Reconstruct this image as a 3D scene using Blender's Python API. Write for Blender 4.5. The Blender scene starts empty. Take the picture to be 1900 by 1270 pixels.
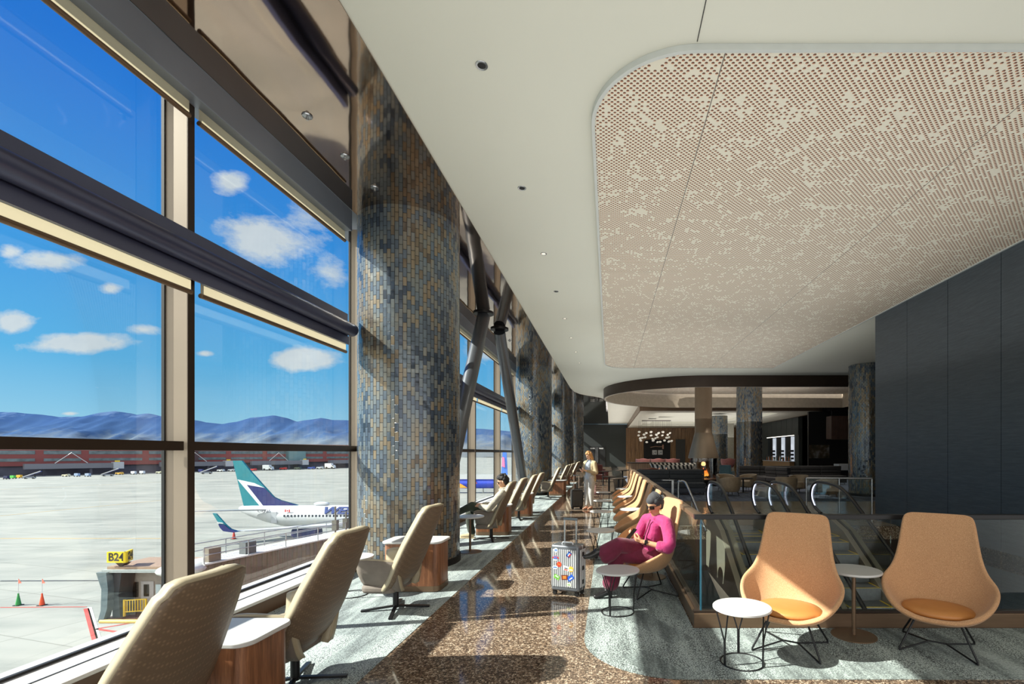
import bpy, bmesh, math, random
from mathutils import Vector, Matrix
random.seed(7)
PI = math.pi
COL = bpy.context.scene.collection
H = 1.65            # eye height
CZ = 5.05           # ceiling height
GZ = -12.35         # airport apron level

# ------------------------------------------------------------------ materials
def C(r, g, b, k=1.0):
    def f(c):
        c /= 255.0
        return (c/12.92 if c <= 0.04045 else ((c+0.055)/1.055)**2.4)*k
    return (f(r), f(g), f(b), 1.0)

class NT:
    """tiny node-tree writer"""
    def __init__(s, tree):
        s.t = tree; s.n = tree.nodes; s.l = tree.links
    def new(s, kind, **kw):
        n = s.n.new(kind)
        for k, v in kw.items(): setattr(n, k, v)
        return n
    def put(s, sock, v):
        if hasattr(v, 'is_linked') or isinstance(v, bpy.types.NodeSocket): s.l.new(v, sock)
        elif v is not None: sock.default_value = v
    def m(s, op, a, b=None, c=None, clamp=False):
        n = s.new('ShaderNodeMath', operation=op); n.use_clamp = clamp
        s.put(n.inputs[0], a)
        if b is not None: s.put(n.inputs[1], b)
        if c is not None: s.put(n.inputs[2], c)
        return n.outputs[0]
    def mix(s, f, a, b, mode='MIX'):
        n = s.new('ShaderNodeMix', data_type='RGBA', blend_type=mode)
        s.put(n.inputs[0], f); s.put(n.inputs[6], a); s.put(n.inputs[7], b)
        return n.outputs[2]
    def ramp(s, f, stops, interp='LINEAR'):
        n = s.new('ShaderNodeValToRGB'); e = n.color_ramp.elements
        n.color_ramp.interpolation = interp
        while len(e) < len(stops): e.new(0.5)
        for i, (p, c) in enumerate(stops):
            e[i].position = p; e[i].color = c if len(c) == 4 else (*c, 1)
        s.put(n.inputs[0], f); return n.outputs[0]
    def noise(s, vec, scale, detail=2, rough=0.5, dist=0.0):
        n = s.new('ShaderNodeTexNoise'); s.put(n.inputs['Vector'], vec)
        n.inputs['Scale'].default_value = scale; n.inputs['Detail'].default_value = detail
        n.inputs['Roughness'].default_value = rough; n.inputs['Distortion'].default_value = dist
        return n.outputs[0]
    def vor(s, vec, scale, feature='F1', out='Distance', rnd=1.0):
        n = s.new('ShaderNodeTexVoronoi', feature=feature); s.put(n.inputs['Vector'], vec)
        n.inputs['Scale'].default_value = scale; n.inputs['Randomness'].default_value = rnd
        return n.outputs[out]
    def coord(s, which='Object', scale=(1,1,1), rot=(0,0,0)):
        t = s.new('ShaderNodeTexCoord'); mp = s.new('ShaderNodeMapping')
        mp.inputs['Scale'].default_value = scale; mp.inputs['Rotation'].default_value = rot
        s.l.new(t.outputs[which], mp.inputs['Vector']); return mp.outputs[0]
    def sep(s, v):
        n = s.new('ShaderNodeSeparateXYZ'); s.l.new(v, n.inputs[0]); return n.outputs
    def comb(s, x=0.0, y=0.0, z=0.0):
        n = s.new('ShaderNodeCombineXYZ')
        for i, v in enumerate((x, y, z)): s.put(n.inputs[i], v)
        return n.outputs[0]
    def bump(s, h, strength=0.3, dist=0.01):
        n = s.new('ShaderNodeBump'); s.put(n.inputs['Height'], h)
        n.inputs['Strength'].default_value = strength; n.inputs['Distance'].default_value = dist
        return n.outputs[0]

def base_mat(name):
    m = bpy.data.materials.new(name); m.use_nodes = True
    t = NT(m.node_tree); p = t.n['Principled BSDF']
    return m, t, p

def mat(name, col, rough=0.5, metal=0.0, var=0.08, scale=6.0, bump=0.0, bscale=60.0, stretch=(1,1,1), spec=None, emit=None, es=0.0, coat=0.0, sheen=0.0):
    """plain procedural surface: colour broken up by noise, optional fine bump"""
    m, t, p = base_mat(name)
    v = t.coord('Object', stretch)
    dark = tuple(c*(1-var) for c in col[:3])+(1,); lite = tuple(min(1, c*(1+var)) for c in col[:3])+(1,)
    t.put(p.inputs['Base Color'], t.ramp(t.noise(v, scale, 3), [(0.3, dark), (0.7, lite)]))
    p.inputs['Roughness'].default_value = rough; p.inputs['Metallic'].default_value = metal
    if spec is not None: p.inputs['Specular IOR Level'].default_value = spec
    if coat: p.inputs['Coat Weight'].default_value = coat
    if sheen: p.inputs['Sheen Weight'].default_value = sheen
    if bump: t.put(p.inputs['Normal'], t.bump(t.noise(v, bscale, 3), bump, 0.01))
    if emit:
        p.inputs['Emission Color'].default_value = emit; p.inputs['Emission Strength'].default_value = es
    return m

M = {}
def mats():
    M['white'] = mat('white_ceiling_paint', C(214,214,203), 0.8, var=0.015, scale=0.6)
    M['rim'] = mat('pale_metal_rim', C(196,200,198), 0.45, 0.2, 0.03)
    M['bronze'] = mat('brushed_bronze', C(118,96,76), 0.38, 0.55, 0.08, 3, stretch=(1,1,12))
    M['bronze_dark'] = mat('dark_bronze', C(58,46,38), 0.4, 0.5, 0.08, 3)
    M['mullion'] = mat('anodised_mullion', C(146,132,116), 0.42, 0.35, 0.03, 2)
    M['gasket'] = mat('black_gasket', C(22,24,26), 0.6)
    M['sill'] = mat('sill_aluminium', C(208,202,196), 0.35, 0.2, 0.03, 2)
    M['sill_face'] = mat('sill_brown_face', C(112,90,72), 0.5, 0.2, 0.06, 2)
    M['fascia'] = mat('shade_fascia', C(136,144,156), 0.35, 0.35, 0.06, 2)
    M['navy_metal'] = mat('navy_steel', C(78,82,108), 0.3, 0.35, 0.06, 2)
    M['shade'] = mat('cream_shade_fabric', C(206,194,164), 0.8, 0, 0.03, 10)
    _nt = M['shade'].node_tree; _tl = _nt.nodes.new('ShaderNodeBsdfTranslucent'); _tl.inputs[0].default_value = C(176,164,138)
    _ms = _nt.nodes.new('ShaderNodeMixShader'); _ms.inputs[0].default_value = 0.5; _o = _nt.nodes['Material Output']
    _nt.links.new(_nt.nodes['Principled BSDF'].outputs[0], _ms.inputs[1]); _nt.links.new(_tl.outputs[0], _ms.inputs[2]); _nt.links.new(_ms.outputs[0], _o.inputs[0])
    M['steel_pipe'] = mat('painted_steel_pipe', C(90,93,98), 0.32, 0.45, 0.06, 3)
    M['black'] = mat('black_metal', C(24,24,26), 0.4, 0.3, 0.1)
    M['blackmatte'] = mat('black_matte', C(15,15,16), 0.7, 0, 0.1)
    M['chrome'] = mat('brushed_steel', C(170,172,174), 0.25, 0.9, 0.05, 4, stretch=(1,1,10))
    M['whitetop'] = mat('white_laminate', C(196,196,196), 0.3, 0, 0.012, 9)
    M['rubber'] = mat('handrail_rubber', C(26,25,25), 0.35, 0, 0.1)
    M['greydeck'] = mat('escalator_deck', C(150,140,126), 0.35, 0.5, 0.05, 3)
    M['step'] = mat('escalator_step', C(108,110,113), 0.5, 0.3, 0.1, 20)
    M['yellow'] = mat('yellow_paint', C(226,190,40), 0.5, 0, 0.06)
    M['darkpanel_grey'] = mat('charcoal_wall', C(52,58,58), 0.6, 0, 0.05, 2)
    M['blackwall'] = mat('black_wall', C(26,24,24), 0.6, 0, 0.1, 2)
    # ---- glass: clear with a fresnel sheen
    def glass(name, tint, refl, minr=0.02):
        m = bpy.data.materials.new(name); m.use_nodes = True
        t = NT(m.node_tree); t.n.clear()
        o = t.new('ShaderNodeOutputMaterial'); mx = t.new('ShaderNodeMixShader')
        tr = t.new('ShaderNodeBsdfTransparent'); gl = t.new('ShaderNodeBsdfGlossy')
        tr.inputs[0].default_value = tint; gl.inputs['Roughness'].default_value = 0.01
        lw = t.new('ShaderNodeFresnel'); lw.inputs['IOR'].default_value = 1.45
        g = t.noise(t.coord('Object'), 1.5, 2)
        f = t.m('MULTIPLY', lw.outputs[0], t.m('ADD', t.m('MULTIPLY', g, 0.1), refl))
        t.l.new(t.m('ADD', f, minr, clamp=True), mx.inputs[0])
        t.l.new(tr.outputs[0], mx.inputs[1]); t.l.new(gl.outputs[0], mx.inputs[2]); t.l.new(mx.outputs[0], o.inputs[0])
        return m
    M['glass'] = glass('window_glass', (0.95,0.98,0.97,1), 0.07, 0.0)
    M['railglass'] = glass('balustrade_glass', (0.92,0.96,0.95,1), 0.30, 0.0)
    M['smokeglass'] = glass('hearth_glass', (0.80,0.78,0.78,1), 0.9, 0.05)
    M['lens'] = mat('dark_lens', C(22,16,14), 0.08, 0, 0.05)
    # ---- mirror soffit
    m, t, p = base_mat('polished_bronze_mirror')
    v = t.coord('Object', (1,1,1))
    p.inputs['Base Color'].default_value = (0.44,0.345,0.28,1); p.inputs['Metallic'].default_value = 1.0; p.inputs['Roughness'].default_value = 0.05
    hgt = t.m('ADD', t.noise(v, 0.9, 1, 0.4), t.m('MULTIPLY', t.noise(v, 2.6, 1, 0.4), 0.22))
    t.put(p.inputs['Normal'], t.bump(hgt, 0.10, 0.05)); M['mirror'] = m
    # ---- perforated ceiling
    m, t, p = base_mat('perforated_ceiling')
    x, y, z = t.sep(t.coord('Object'))
    P = 0.058
    a = t.m('DIVIDE', t.m('ADD', x, y), P); b = t.m('DIVIDE', t.m('SUBTRACT', x, y), P)
    ia, ib = t.m('FLOOR', a), t.m('FLOOR', b)
    fa, fb = t.m('SUBTRACT', t.m('FRACT', a), 0.5), t.m('SUBTRACT', t.m('FRACT', b), 0.5)
    d = t.m('SQRT', t.m('ADD', t.m('MULTIPLY', fa, fa), t.m('MULTIPLY', fb, fb)))
    wn = t.new('ShaderNodeTexWhiteNoise', noise_dimensions='2D'); t.put(wn.inputs['Vector'], t.comb(ia, ib, 0.0))
    lf = t.noise(t.comb(t.m('MULTIPLY', ia, 0.16), t.m('MULTIPLY', ib, 0.16), 0.0), 1.0, 2)
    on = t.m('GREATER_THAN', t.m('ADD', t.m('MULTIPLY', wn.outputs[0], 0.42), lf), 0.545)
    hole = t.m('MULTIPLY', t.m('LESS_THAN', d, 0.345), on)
    rim = t.m('MULTIPLY', hole, t.m('GREATER_THAN', t.m('ADD', fa, t.m('MULTIPLY', fb, -1.0)), 0.16))  # lit inner side of each hole painted as a peach crescent
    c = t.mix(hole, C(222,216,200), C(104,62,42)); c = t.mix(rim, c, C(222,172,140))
    # board joints
    jx = t.m('LESS_THAN', t.m('ABSOLUTE', t.m('SUBTRACT', t.m('MODULO', t.m('ADD', x, 99.52), 3.0), 1.5)), 0.005)
    jy = t.m('LESS_THAN', t.m('ABSOLUTE', t.m('SUBTRACT', t.m('MODULO', t.m('ADD', y, 100.2), 1.22), 0.61)), 0.0016)
    c = t.mix(t.m('MAXIMUM', jx, t.m('MULTIPLY', jy, 0.4)), c, C(110,104,96))
    t.put(p.inputs['Base Color'], c); p.inputs['Roughness'].default_value = 0.55; M['perf'] = m
    # ---- terrazzo
    m, t, p = base_mat('terrazzo_floor')
    v = t.coord('Object')
    cell = t.new('ShaderNodeTexVoronoi', feature='F1'); t.put(cell.inputs['Vector'], v); cell.inputs['Scale'].default_value = 62
    sx = t.sep(cell.outputs['Color'])
    chip = t.ramp(sx[0], [(0.0, C(54,44,38)), (0.26, C(92,77,66)), (0.46, C(134,114,96)), (0.66, C(176,157,136)), (0.84, C(214,199,178)), (1.0, C(74,60,52))], 'CONSTANT')
    edge = t.vor(v, 62, 'DISTANCE_TO_EDGE')
    c = t.mix(t.m('LESS_THAN', edge, 0.06), chip, C(72,58,48))
    fine = t.vor(v, 190, 'F1', 'Color')
    c = t.mix(0.35, c, t.mix(t.m('GREATER_THAN', t.sep(fine)[1], 0.6), C(66,54,46), C(172,150,128)))
    c = t.mix(1.0, c, (0.98,0.94,0.91,1), 'MULTIPLY')
    t.put(p.inputs['Base Color'], c); p.inputs['Roughness'].default_value = 0.07; p.inputs['Specular IOR Level'].default_value = 0.5
    M['terrazzo'] = m
    # ---- carpets
    def carpet(name, c0, c1, c2, rot):
        m, t, p = base_mat(name)
        v = t.coord('Object', (1,1,1), (0,0,rot)); s = t.coord('Object', (4.2,0.5,1), (0,0,rot))
        st = t.noise(s, 1.6, 4, 0.65); sp = t.noise(v, 85, 2, 0.9); pl = t.noise(v, 1.3, 2)
        f = t.m('ADD', t.m('MULTIPLY', st, 0.75), t.m('ADD', t.m('MULTIPLY', sp, 0.75), t.m('MULTIPLY', pl, 0.15)))
        bk = t.new('ShaderNodeTexBrick'); bk.offset = 0.37; t.put(bk.inputs['Vector'], t.coord('Object', (1,1,1), (0,0,rot+PI/2)))
        for kk, vv in (('Color1', (0,0,0,1)), ('Color2', (1,1,1,1)), ('Mortar', (0.5,0.5,0.5,1)), ('Scale', 1.0), ('Mortar Size', 0.0), ('Brick Width', 1.0), ('Row Height', 0.25)): bk.inputs[kk].default_value = vv
        rnd = t.sep(bk.outputs['Color'])[0]
        crack = t.ramp(t.vor(v, 55, 'DISTANCE_TO_EDGE'), [(0.0, (0,0,0,1)), (0.16, (1,1,1,1))])
        crack = t.m('MULTIPLY', t.m('SUBTRACT', t.sep(crack)[0], 0.75), t.m('MULTIPLY', t.m('GREATER_THAN', rnd, 0.52), 0.38))
        f = t.m('ADD', f, t.m('ADD', crack, t.m('MULTIPLY', t.m('SUBTRACT', rnd, 0.5), 0.14)))
        t.put(p.inputs['Base Color'], t.ramp(f, [(0.60, c0), (0.80, c1), (1.0, c2)]))
        p.inputs['Roughness'].default_value = 0.95; p.inputs['Sheen Weight'].default_value = 0.1
        t.put(p.inputs['Normal'], t.bump(sp, 0.9, 0.012)); return m
    M['carpet'] = carpet('grey_streak_carpet', C(70,77,80), C(140,151,151), C(192,202,199), 0.0)
    M['carpet2'] = carpet('grey_plank_carpet', C(46,52,53), C(112,123,120), C(188,200,196), -0.51)
    M['carpet3'] = carpet('blue_grey_carpet', C(40,48,66), C(70,82,108), C(120,132,150), 0.3)
    # ---- column tiles
    m, t, p = base_mat('iridescent_column_tiles')
    x, y, z = t.sep(t.coord('Object'))
    ang = t.m('MULTIPLY', t.m('ARCTAN2', y, x), 0.72)
    br = t.new('ShaderNodeTexBrick'); br.offset = 0.5
    t.put(br.inputs['Vector'], t.comb(z, ang, 0.0))
    for k, vv in (('Color1', (0,0,0,1)), ('Color2', (1,1,1,1)), ('Mortar', (0.5,0.5,0.5,1)), ('Scale', 1.0), ('Mortar Size', 0.0035), ('Bias', 0.0), ('Brick Width', 0.125), ('Row Height', 0.0526)):
        br.inputs[k].default_value = vv
    patch = t.noise(t.comb(ang, t.m('MULTIPLY', z, 0.35), 0.0), 1.6, 3, 0.6)
    val = t.m('ADD', t.m('MULTIPLY', t.sep(br.outputs['Color'])[0], 0.26), t.m('MULTIPLY', patch, 0.74))
    c = t.ramp(val, [(0.24, C(42,47,54)), (0.36, C(68,79,94)), (0.46, C(100,112,122)), (0.54, C(118,121,117)), (0.61, C(134,120,98)), (0.69, C(86,77,68)), (0.80, C(172,169,156))])
    c = t.mix(br.outputs['Fac'], c, C(30,31,34))
    t.put(p.inputs['Base Color'], c); p.inputs['Metallic'].default_value = 0.3
    t.put(p.inputs['Roughness'], t.m('ADD', t.m('MULTIPLY', t.sep(br.outputs['Color'])[0], 0.16), 0.14))
    bh = t.m('ADD', t.m('MULTIPLY', br.outputs['Fac'], -1.0), t.m('MULTIPLY', t.noise(t.comb(z, ang, 0.0), 9.0, 1), 1.6))
    t.put(p.inputs['Normal'], t.bump(bh, 0.45, 0.008)); M['tiles'] = m
    # ---- woods
    def wood(name, c0, c1, c2, stretch, rough=0.35):
        m, t, p = base_mat(name); v = t.coord('Object', stretch)
        f = t.m('ADD', t.m('MULTIPLY', t.noise(v, 1.0, 5, 0.65, 0.4), 0.8), t.m('MULTIPLY', t.noise(v, 6.0, 2), 0.2))
        t.put(p.inputs['Base Color'], t.ramp(f, [(0.3, c0), (0.5, c1), (0.7, c2)])); p.inputs['Roughness'].default_value = rough
        return m
    M['walnut'] = wood('walnut_veneer', C(78,46,28), C(128,82,54), C(168,116,80), (38,38,2.2))
    M['slatwood'] = wood('slat_wood', C(88,64,44), C(134,100,66), C(172,136,96), (14,14,0.8))
    M['darkwall'] = wood('blue_black_veneer', C(46,54,62), C(57,66,75), C(68,78,87), (3,3,42), 0.42)
    # ---- fabrics
    m, t, p = base_mat('taupe_honeycomb_leather')
    v = t.coord('Object', (1,1,1)); h = t.vor(v, 48, 'F1', 'Distance', 0.12)
    t.put(p.inputs['Base Color'], t.mix(t.ramp(h, [(0.12, (1,1,1,1)), (0.42, (0,0,0,1))]), C(104,87,70), C(134,113,91)))
    p.inputs['Roughness'].default_value = 0.5; t.put(p.inputs['Normal'], t.bump(h, -0.5, 0.006)); M['taupe'] = m
    M['velvet'] = mat('grey_taupe_velvet', C(116,106,97), 0.75, 0, 0.22, 5, 0.25, 150)
    M['cream_leather'] = mat('cream_leather_edge', C(160,148,124), 0.42, 0, 0.04, 8, 0.08, 90)
    m, t, p = base_mat('tan_wool_felt')
    v = t.coord('Object'); nn = t.noise(v, 190, 3, 0.7)
    t.put(p.inputs['Base Color'], t.ramp(nn, [(0.3, C(162,118,82)), (0.55, C(194,149,108)), (0.75, C(216,175,135))]))
    p.inputs['Roughness'].default_value = 0.9; p.inputs['Sheen Weight'].default_value = 0.15
    t.put(p.inputs['Normal'], t.bump(nn, 0.25, 0.004)); M['felt'] = m
    M['tan_leather'] = mat('tan_leather', C(190,126,66), 0.38, 0, 0.05, 8, 0.06, 90)

# ------------------------------------------------------------------ mesh builder
class MB:
    def __init__(s): s.v = []; s.f = []; s.mi = []; s.cur = 0; s.X = None
    def add(s, vs, fs):
        o = len(s.v)
        if s.X is not None: vs = [s.X @ Vector(p) for p in vs]
        s.v += [tuple(p) for p in vs]; s.f += [tuple(i+o for i in f) for f in fs]; s.mi += [s.cur]*len(fs); return s
    def box(s, x0, x1, y0, y1, z0, z1):
        return s.add([(x0,y0,z0),(x1,y0,z0),(x1,y1,z0),(x0,y1,z0),(x0,y0,z1),(x1,y0,z1),(x1,y1,z1),(x0,y1,z1)],
                     [(0,3,2,1),(4,5,6,7),(0,1,5,4),(1,2,6,5),(2,3,7,6),(3,0,4,7)])
    def cbox(s, c, d): return s.box(c[0]-d[0]/2, c[0]+d[0]/2, c[1]-d[1]/2, c[1]+d[1]/2, c[2]-d[2]/2, c[2]+d[2]/2)
    def bar(s, p0, p1, w, h):
        """rectangular bar between two points; w sideways, h towards up"""
        p0, p1 = Vector(p0), Vector(p1); d = (p1-p0).normalized()
        side = d.cross(Vector((0,0,1)))
        if side.length < 1e-4: side = Vector((1,0,0))
        side.normalize(); up = side.cross(d).normalized()
        vs = []
        for p in (p0, p1):
            for a, b in ((-1,-1),(1,-1),(1,1),(-1,1)): vs.append(p+side*a*w/2+up*b*h/2)
        return s.add(vs, [(0,1,2,3),(7,6,5,4),(0,4,5,1),(1,5,6,2),(2,6,7,3),(3,7,4,0)])
    def prism(s, poly, a0, a1, axis='z'):
        """polygon extruded along an axis; poly given in the two other axes (x,y / x,z / y,z)"""
        n = len(poly)
        def P(u, w, a): return (u,w,a) if axis == 'z' else ((u,a,w) if axis == 'y' else (a,u,w))
        vs = [P(u,w,a0) for u, w in poly]+[P(u,w,a1) for u, w in poly]
        fs = [tuple(range(n-1,-1,-1)), tuple(range(n,2*n))]+[(i,(i+1)%n,n+(i+1)%n,n+i) for i in range(n)]
        return s.add(vs, fs)
    def lathe(s, prof, n=32, c=(0,0,0), axis='z', caps=True):
        """prof = [(radius, height)]"""
        vs = []; fs = []; k = len(prof)
        for r, h in prof:
            for i in range(n):
                a = 2*PI*i/n; u, w = r*math.cos(a), r*math.sin(a)
                vs.append((c[0]+u, c[1]+w, c[2]+h) if axis == 'z' else ((c[0]+h, c[1]+u, c[2]+w) if axis == 'x' else (c[0]+u, c[1]+h, c[2]+w)))
        for j in range(k-1):
            for i in range(n): fs.append((j*n+i, j*n+(i+1)%n, (j+1)*n+(i+1)%n, (j+1)*n+i))
        if caps: fs += [tuple(range(n-1,-1,-1)), tuple((k-1)*n+i for i in range(n))]
        return s.add(vs, fs)
    def cyl(s, c, r, z0, z1, n=32): return s.lathe([(r,z0),(r,z1)], n, (c[0],c[1],0))
    def tube(s, pts, r, n=10, closed=False):
        pts = [Vector(p) for p in pts]; k = len(pts); vs = []; fs = []
        rr = r if isinstance(r, (list,tuple)) else [r]*k
        up = None
        for i, p in enumerate(pts):
            if closed: d = pts[(i+1)%k]-pts[i-1]
            else: d = pts[min(i+1,k-1)]-pts[max(i-1,0)]
            d.normalize()
            if up is None:
                up = Vector((0,0,1)) if abs(d.z) < 0.9 else Vector((1,0,0))
            up = (up-d*up.dot(d)).normalized(); sd = d.cross(up)
            for j in range(n):
                a = 2*PI*j/n; vs.append(p+(up*math.cos(a)+sd*math.sin(a))*rr[i])
        for i in range(k if closed else k-1):
            for j in range(n):
                b = (i+1)%k; fs.append((i*n+j, i*n+(j+1)%n, b*n+(j+1)%n, b*n+j))
        if not closed: fs += [tuple(range(n-1,-1,-1)), tuple((k-1)*n+j for j in range(n))]
        return s.add(vs, fs)
    def ball(s, c, r, n=16, m=10):
        r = r if isinstance(r, (tuple,list)) else (r,r,r)
        prof = [(math.sin(PI*j/m), -math.cos(PI*j/m)) for j in range(1,m)]
        vs = [(c[0],c[1],c[2]-r[2])]; fs = []
        for q, h in prof:
            for i in range(n):
                a = 2*PI*i/n; vs.append((c[0]+q*math.cos(a)*r[0], c[1]+q*math.sin(a)*r[1], c[2]+h*r[2]))
        vs.append((c[0],c[1],c[2]+r[2])); L = len(vs)-1
        for i in range(n):
            fs.append((0, 1+(i+1)%n, 1+i)); fs.append((L, L-n+i, L-n+(i+1)%n))
            for j in range(m-2): fs.append((1+j*n+i, 1+j*n+(i+1)%n, 1+(j+1)*n+(i+1)%n, 1+(j+1)*n+i))
        return s.add(vs, fs)
    def grid(s, rows):
        """rows of points -> quad sheet"""
        n = len(rows[0]); vs = [p for r in rows for p in r]; fs = []
        for i in range(len(rows)-1):
            for j in range(n-1): fs.append((i*n+j, i*n+j+1, (i+1)*n+j+1, (i+1)*n+j))
        return s.add(vs, fs)
    def build(s, name, m, parent=None, world=False, smooth=35, bevel=0, seg=2, solid=0, sub=0, fix=True):
        me = bpy.data.meshes.new(name)
        off = Vector(parent.location) if (world and parent) else Vector((0,0,0))
        if world and parent and parent.parent: off = off+Vector(parent.parent.location)
        me.from_pydata([tuple(Vector(p)-off) for p in s.v], [], s.f); me.update()
        if fix:
            bm = bmesh.new(); bm.from_mesh(me); bmesh.ops.recalc_face_normals(bm, faces=bm.faces); bm.to_mesh(me); bm.free()
        for mm in (m if isinstance(m, (list,tuple)) else [m]): me.materials.append(mm)
        if len(me.polygons) == len(s.mi):
            me.polygons.foreach_set('material_index', s.mi)
        if smooth:
            me.polygons.foreach_set('use_smooth', [True]*len(me.polygons))
            try: me.set_sharp_from_angle(angle=math.radians(smooth))
            except Exception: pass
        o = bpy.data.objects.new(name, me); COL.objects.link(o)
        if parent: o.parent = parent
        if solid:
            md = o.modifiers.new('solid', 'SOLIDIFY'); md.thickness = solid; md.offset = 0
        if bevel:
            md = o.modifiers.new('bevel', 'BEVEL'); md.width = bevel; md.segments = seg; md.limit_method = 'ANGLE'; md.angle_limit = math.radians(40)
        if sub:
            md = o.modifiers.new('sub', 'SUBSURF'); md.levels = sub; md.render_levels = sub
        return o

def tag(o, label, cat, group=None, kind=None):
    if label: o['label'] = label
    if cat: o['category'] = cat
    if group: o['group'] = group
    if kind: o['kind'] = kind
    return o
def thing(name, label, cat, loc=(0,0,0), rz=0, group=None):
    o = bpy.data.objects.new(name, None); COL.objects.link(o); o.empty_display_size = 0.1
    o.location = loc; o.rotation_euler = (0,0,rz); return tag(o, label, cat, group)
def struct(o, label=None, cat=None):
    o['kind'] = 'structure'
    if label: o['label'] = label
    if cat: o['category'] = cat
    return o
def kids(o): return [c for c in COL.objects if c.parent == o]
def dup(root, loc, rz=0, label=None, group=None):
    r = root.copy(); COL.objects.link(r); r.location = loc; r.rotation_euler = (0,0,rz)
    if label: r['label'] = label
    if group: r['group'] = group
    for ch in TREE[root.name]:
        c = ch[0].copy(); COL.objects.link(c); c.parent = r
        for g in ch[1]:
            d = g.copy(); COL.objects.link(d); d.parent = c
    return r
TREE = {}
def remember(root): TREE[root.name] = [(c, kids(c)) for c in kids(root)]

def flat(outer, holes, z, thick):
    """flat slab with holes, bottom at z"""
    cu = bpy.data.curves.new('tmp', 'CURVE'); cu.dimensions = '2D'; cu.fill_mode = 'BOTH'; cu.extrude = thick/2
    for loop in [outer]+holes:
        sp = cu.splines.new('POLY'); sp.points.add(len(loop)-1); sp.use_cyclic_u = True
        for i, p in enumerate(loop): sp.points[i].co = (p[0], p[1], 0, 1)
    ob = bpy.data.objects.new('tmp', cu); COL.objects.link(ob)
    dg = bpy.context.evaluated_depsgraph_get(); me = bpy.data.meshes.new_from_object(ob.evaluated_get(dg))
    mb = MB(); mb.v = [(v.co.x, v.co.y, v.co.z+z+thick/2) for v in me.vertices]; mb.f = [tuple(p.vertices) for p in me.polygons]; mb.mi = [0]*len(mb.f)
    bpy.data.objects.remove(ob); bpy.data.curves.remove(cu); bpy.data.meshes.remove(me)
    return mb
def rrect(x0, x1, y0, y1, r, n=10, corners=(1,1,1,1)):
    """rounded rectangle loop, corners = (x0y0, x1y0, x1y1, x0y1)"""
    out = []
    for k, (cx, cy, a0) in enumerate(((x0+r,y0+r,PI),(x1-r,y0+r,1.5*PI),(x1-r,y1-r,0),(x0+r,y1-r,0.5*PI))):
        if not corners[k]:
            out.append(((x0,x1,x1,x0)[k], (y0,y0,y1,y1)[k])); continue
        for i in range(n+1):
            a = a0+0.5*PI*i/n; out.append((cx+r*math.cos(a), cy+r*math.sin(a)))
    return out
def band(loop, t, z0, z1, closed=True):
    """vertical wall following a loop, t thick inwards"""
    mb = MB(); n = len(loop)
    c = Vector((sum(p[0] for p in loop)/n, sum(p[1] for p in loop)/n))
    ins = []
    for i in range(n):
        a, b = Vector(loop[i-1]), Vector(loop[(i+1)%n]); d = (b-a).normalized(); nn = Vector((-d.y, d.x)); ins.append((loop[i][0]+nn.x*t, loop[i][1]+nn.y*t))
    vs = [(x,y,z) for z in (z0,z1) for x, y in loop]+[(x,y,z) for z in (z0,z1) for x, y in ins]
    fs = []
    for i in range(n if closed else n-1):
        j = (i+1)%n
        fs += [(i,j,n+j,n+i), (2*n+j,2*n+i,3*n+i,3*n+j), (j,i,2*n+i,2*n+j), (n+i,n+j,3*n+j,3*n+i)]
    mb.add(vs, fs); return mb
def curve_pts(pts, n=6):
    """Catmull-Rom through points"""
    P = [Vector(p) for p in pts]; out = []
    for i in range(len(P)-1):
        a, b, c, d = P[max(i-1,0)], P[i], P[i+1], P[min(i+2,len(P)-1)]
        for k in range(n):
            t = k/n; out.append(0.5*((2*b)+(c-a)*t+(2*a-5*b+4*c-d)*t*t+(3*b-a-3*c+d)*t**3))
    out.append(P[-1]); return out
def text(name, body, m, parent, loc, rot, size, extrude=0.003, shear=0.0, bold=0.0, sx=1.0, align='CENTER'):
    cu = bpy.data.curves.new(name, 'FONT'); cu.body = body; cu.size = size; cu.extrude = extrude; cu.shear = shear; cu.offset = bold
    cu.align_x = align; cu.align_y = 'CENTER'
    ob = bpy.data.objects.new('tmp', cu); COL.objects.link(ob)
    dg = bpy.context.evaluated_depsgraph_get(); me = bpy.data.meshes.new_from_object(ob.evaluated_get(dg))
    bpy.data.objects.remove(ob)
    o = bpy.data.objects.new(name, me); COL.objects.link(o); o.location = loc; o.rotation_euler = rot; o.scale = (sx,1,1); o.parent = parent
    me.materials.clear(); me.materials.append(m); return o
mats()
SUN, SKYFILL, UPL, VIEW, LOOK, EXPO = 13.0, 1.2, 1.95, 'Standard', 'None', 0.0
# ================================================================== THE HALL
COLY = [7.3, 19.3, 31.3, 43.3]; CX, CR = -3.0, 0.715
XG = -3.95; MUL0, BAY = 4.283, 3.07
Y0, Y1 = -5.0, 57.0
# ---- floor slab with the escalator well cut out, carpets inlaid on top
WELL = [(0.9,4.65),(6.55,4.65),(6.55,10.9),(0.9,10.9)]
o = flat([(-3.52,Y0),(24,Y0),(24,Y1+1),(-3.52,Y1+1)], [WELL], -0.30, 0.30).build('floor', M['terrazzo'], smooth=0); struct(o)
def carpet(loop, m, name='floor_carpet'):
    o = flat(loop, [], 0.0005, 0.004).build(name, m, smooth=0); return struct(o)
carpet([(-3.5,Y0),(-1.805,Y0),(-1.805,27),(-3.5,27)], M['carpet'])
corner = [(-0.22+0.8-0.8*math.cos(a), 3.515+0.8-0.8*math.sin(a)) for a in [0.5*PI*i/12 for i in range(13)]]
carpet(corner+[(12,3.515),(12,4.54),(0.79,4.54),(0.79,17.2),(-0.22,17.2)], M['carpet2'])
carpet([(1.0,16.5),(20,16.5),(20,34),(1.0,34)], M['carpet3'])
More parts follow.
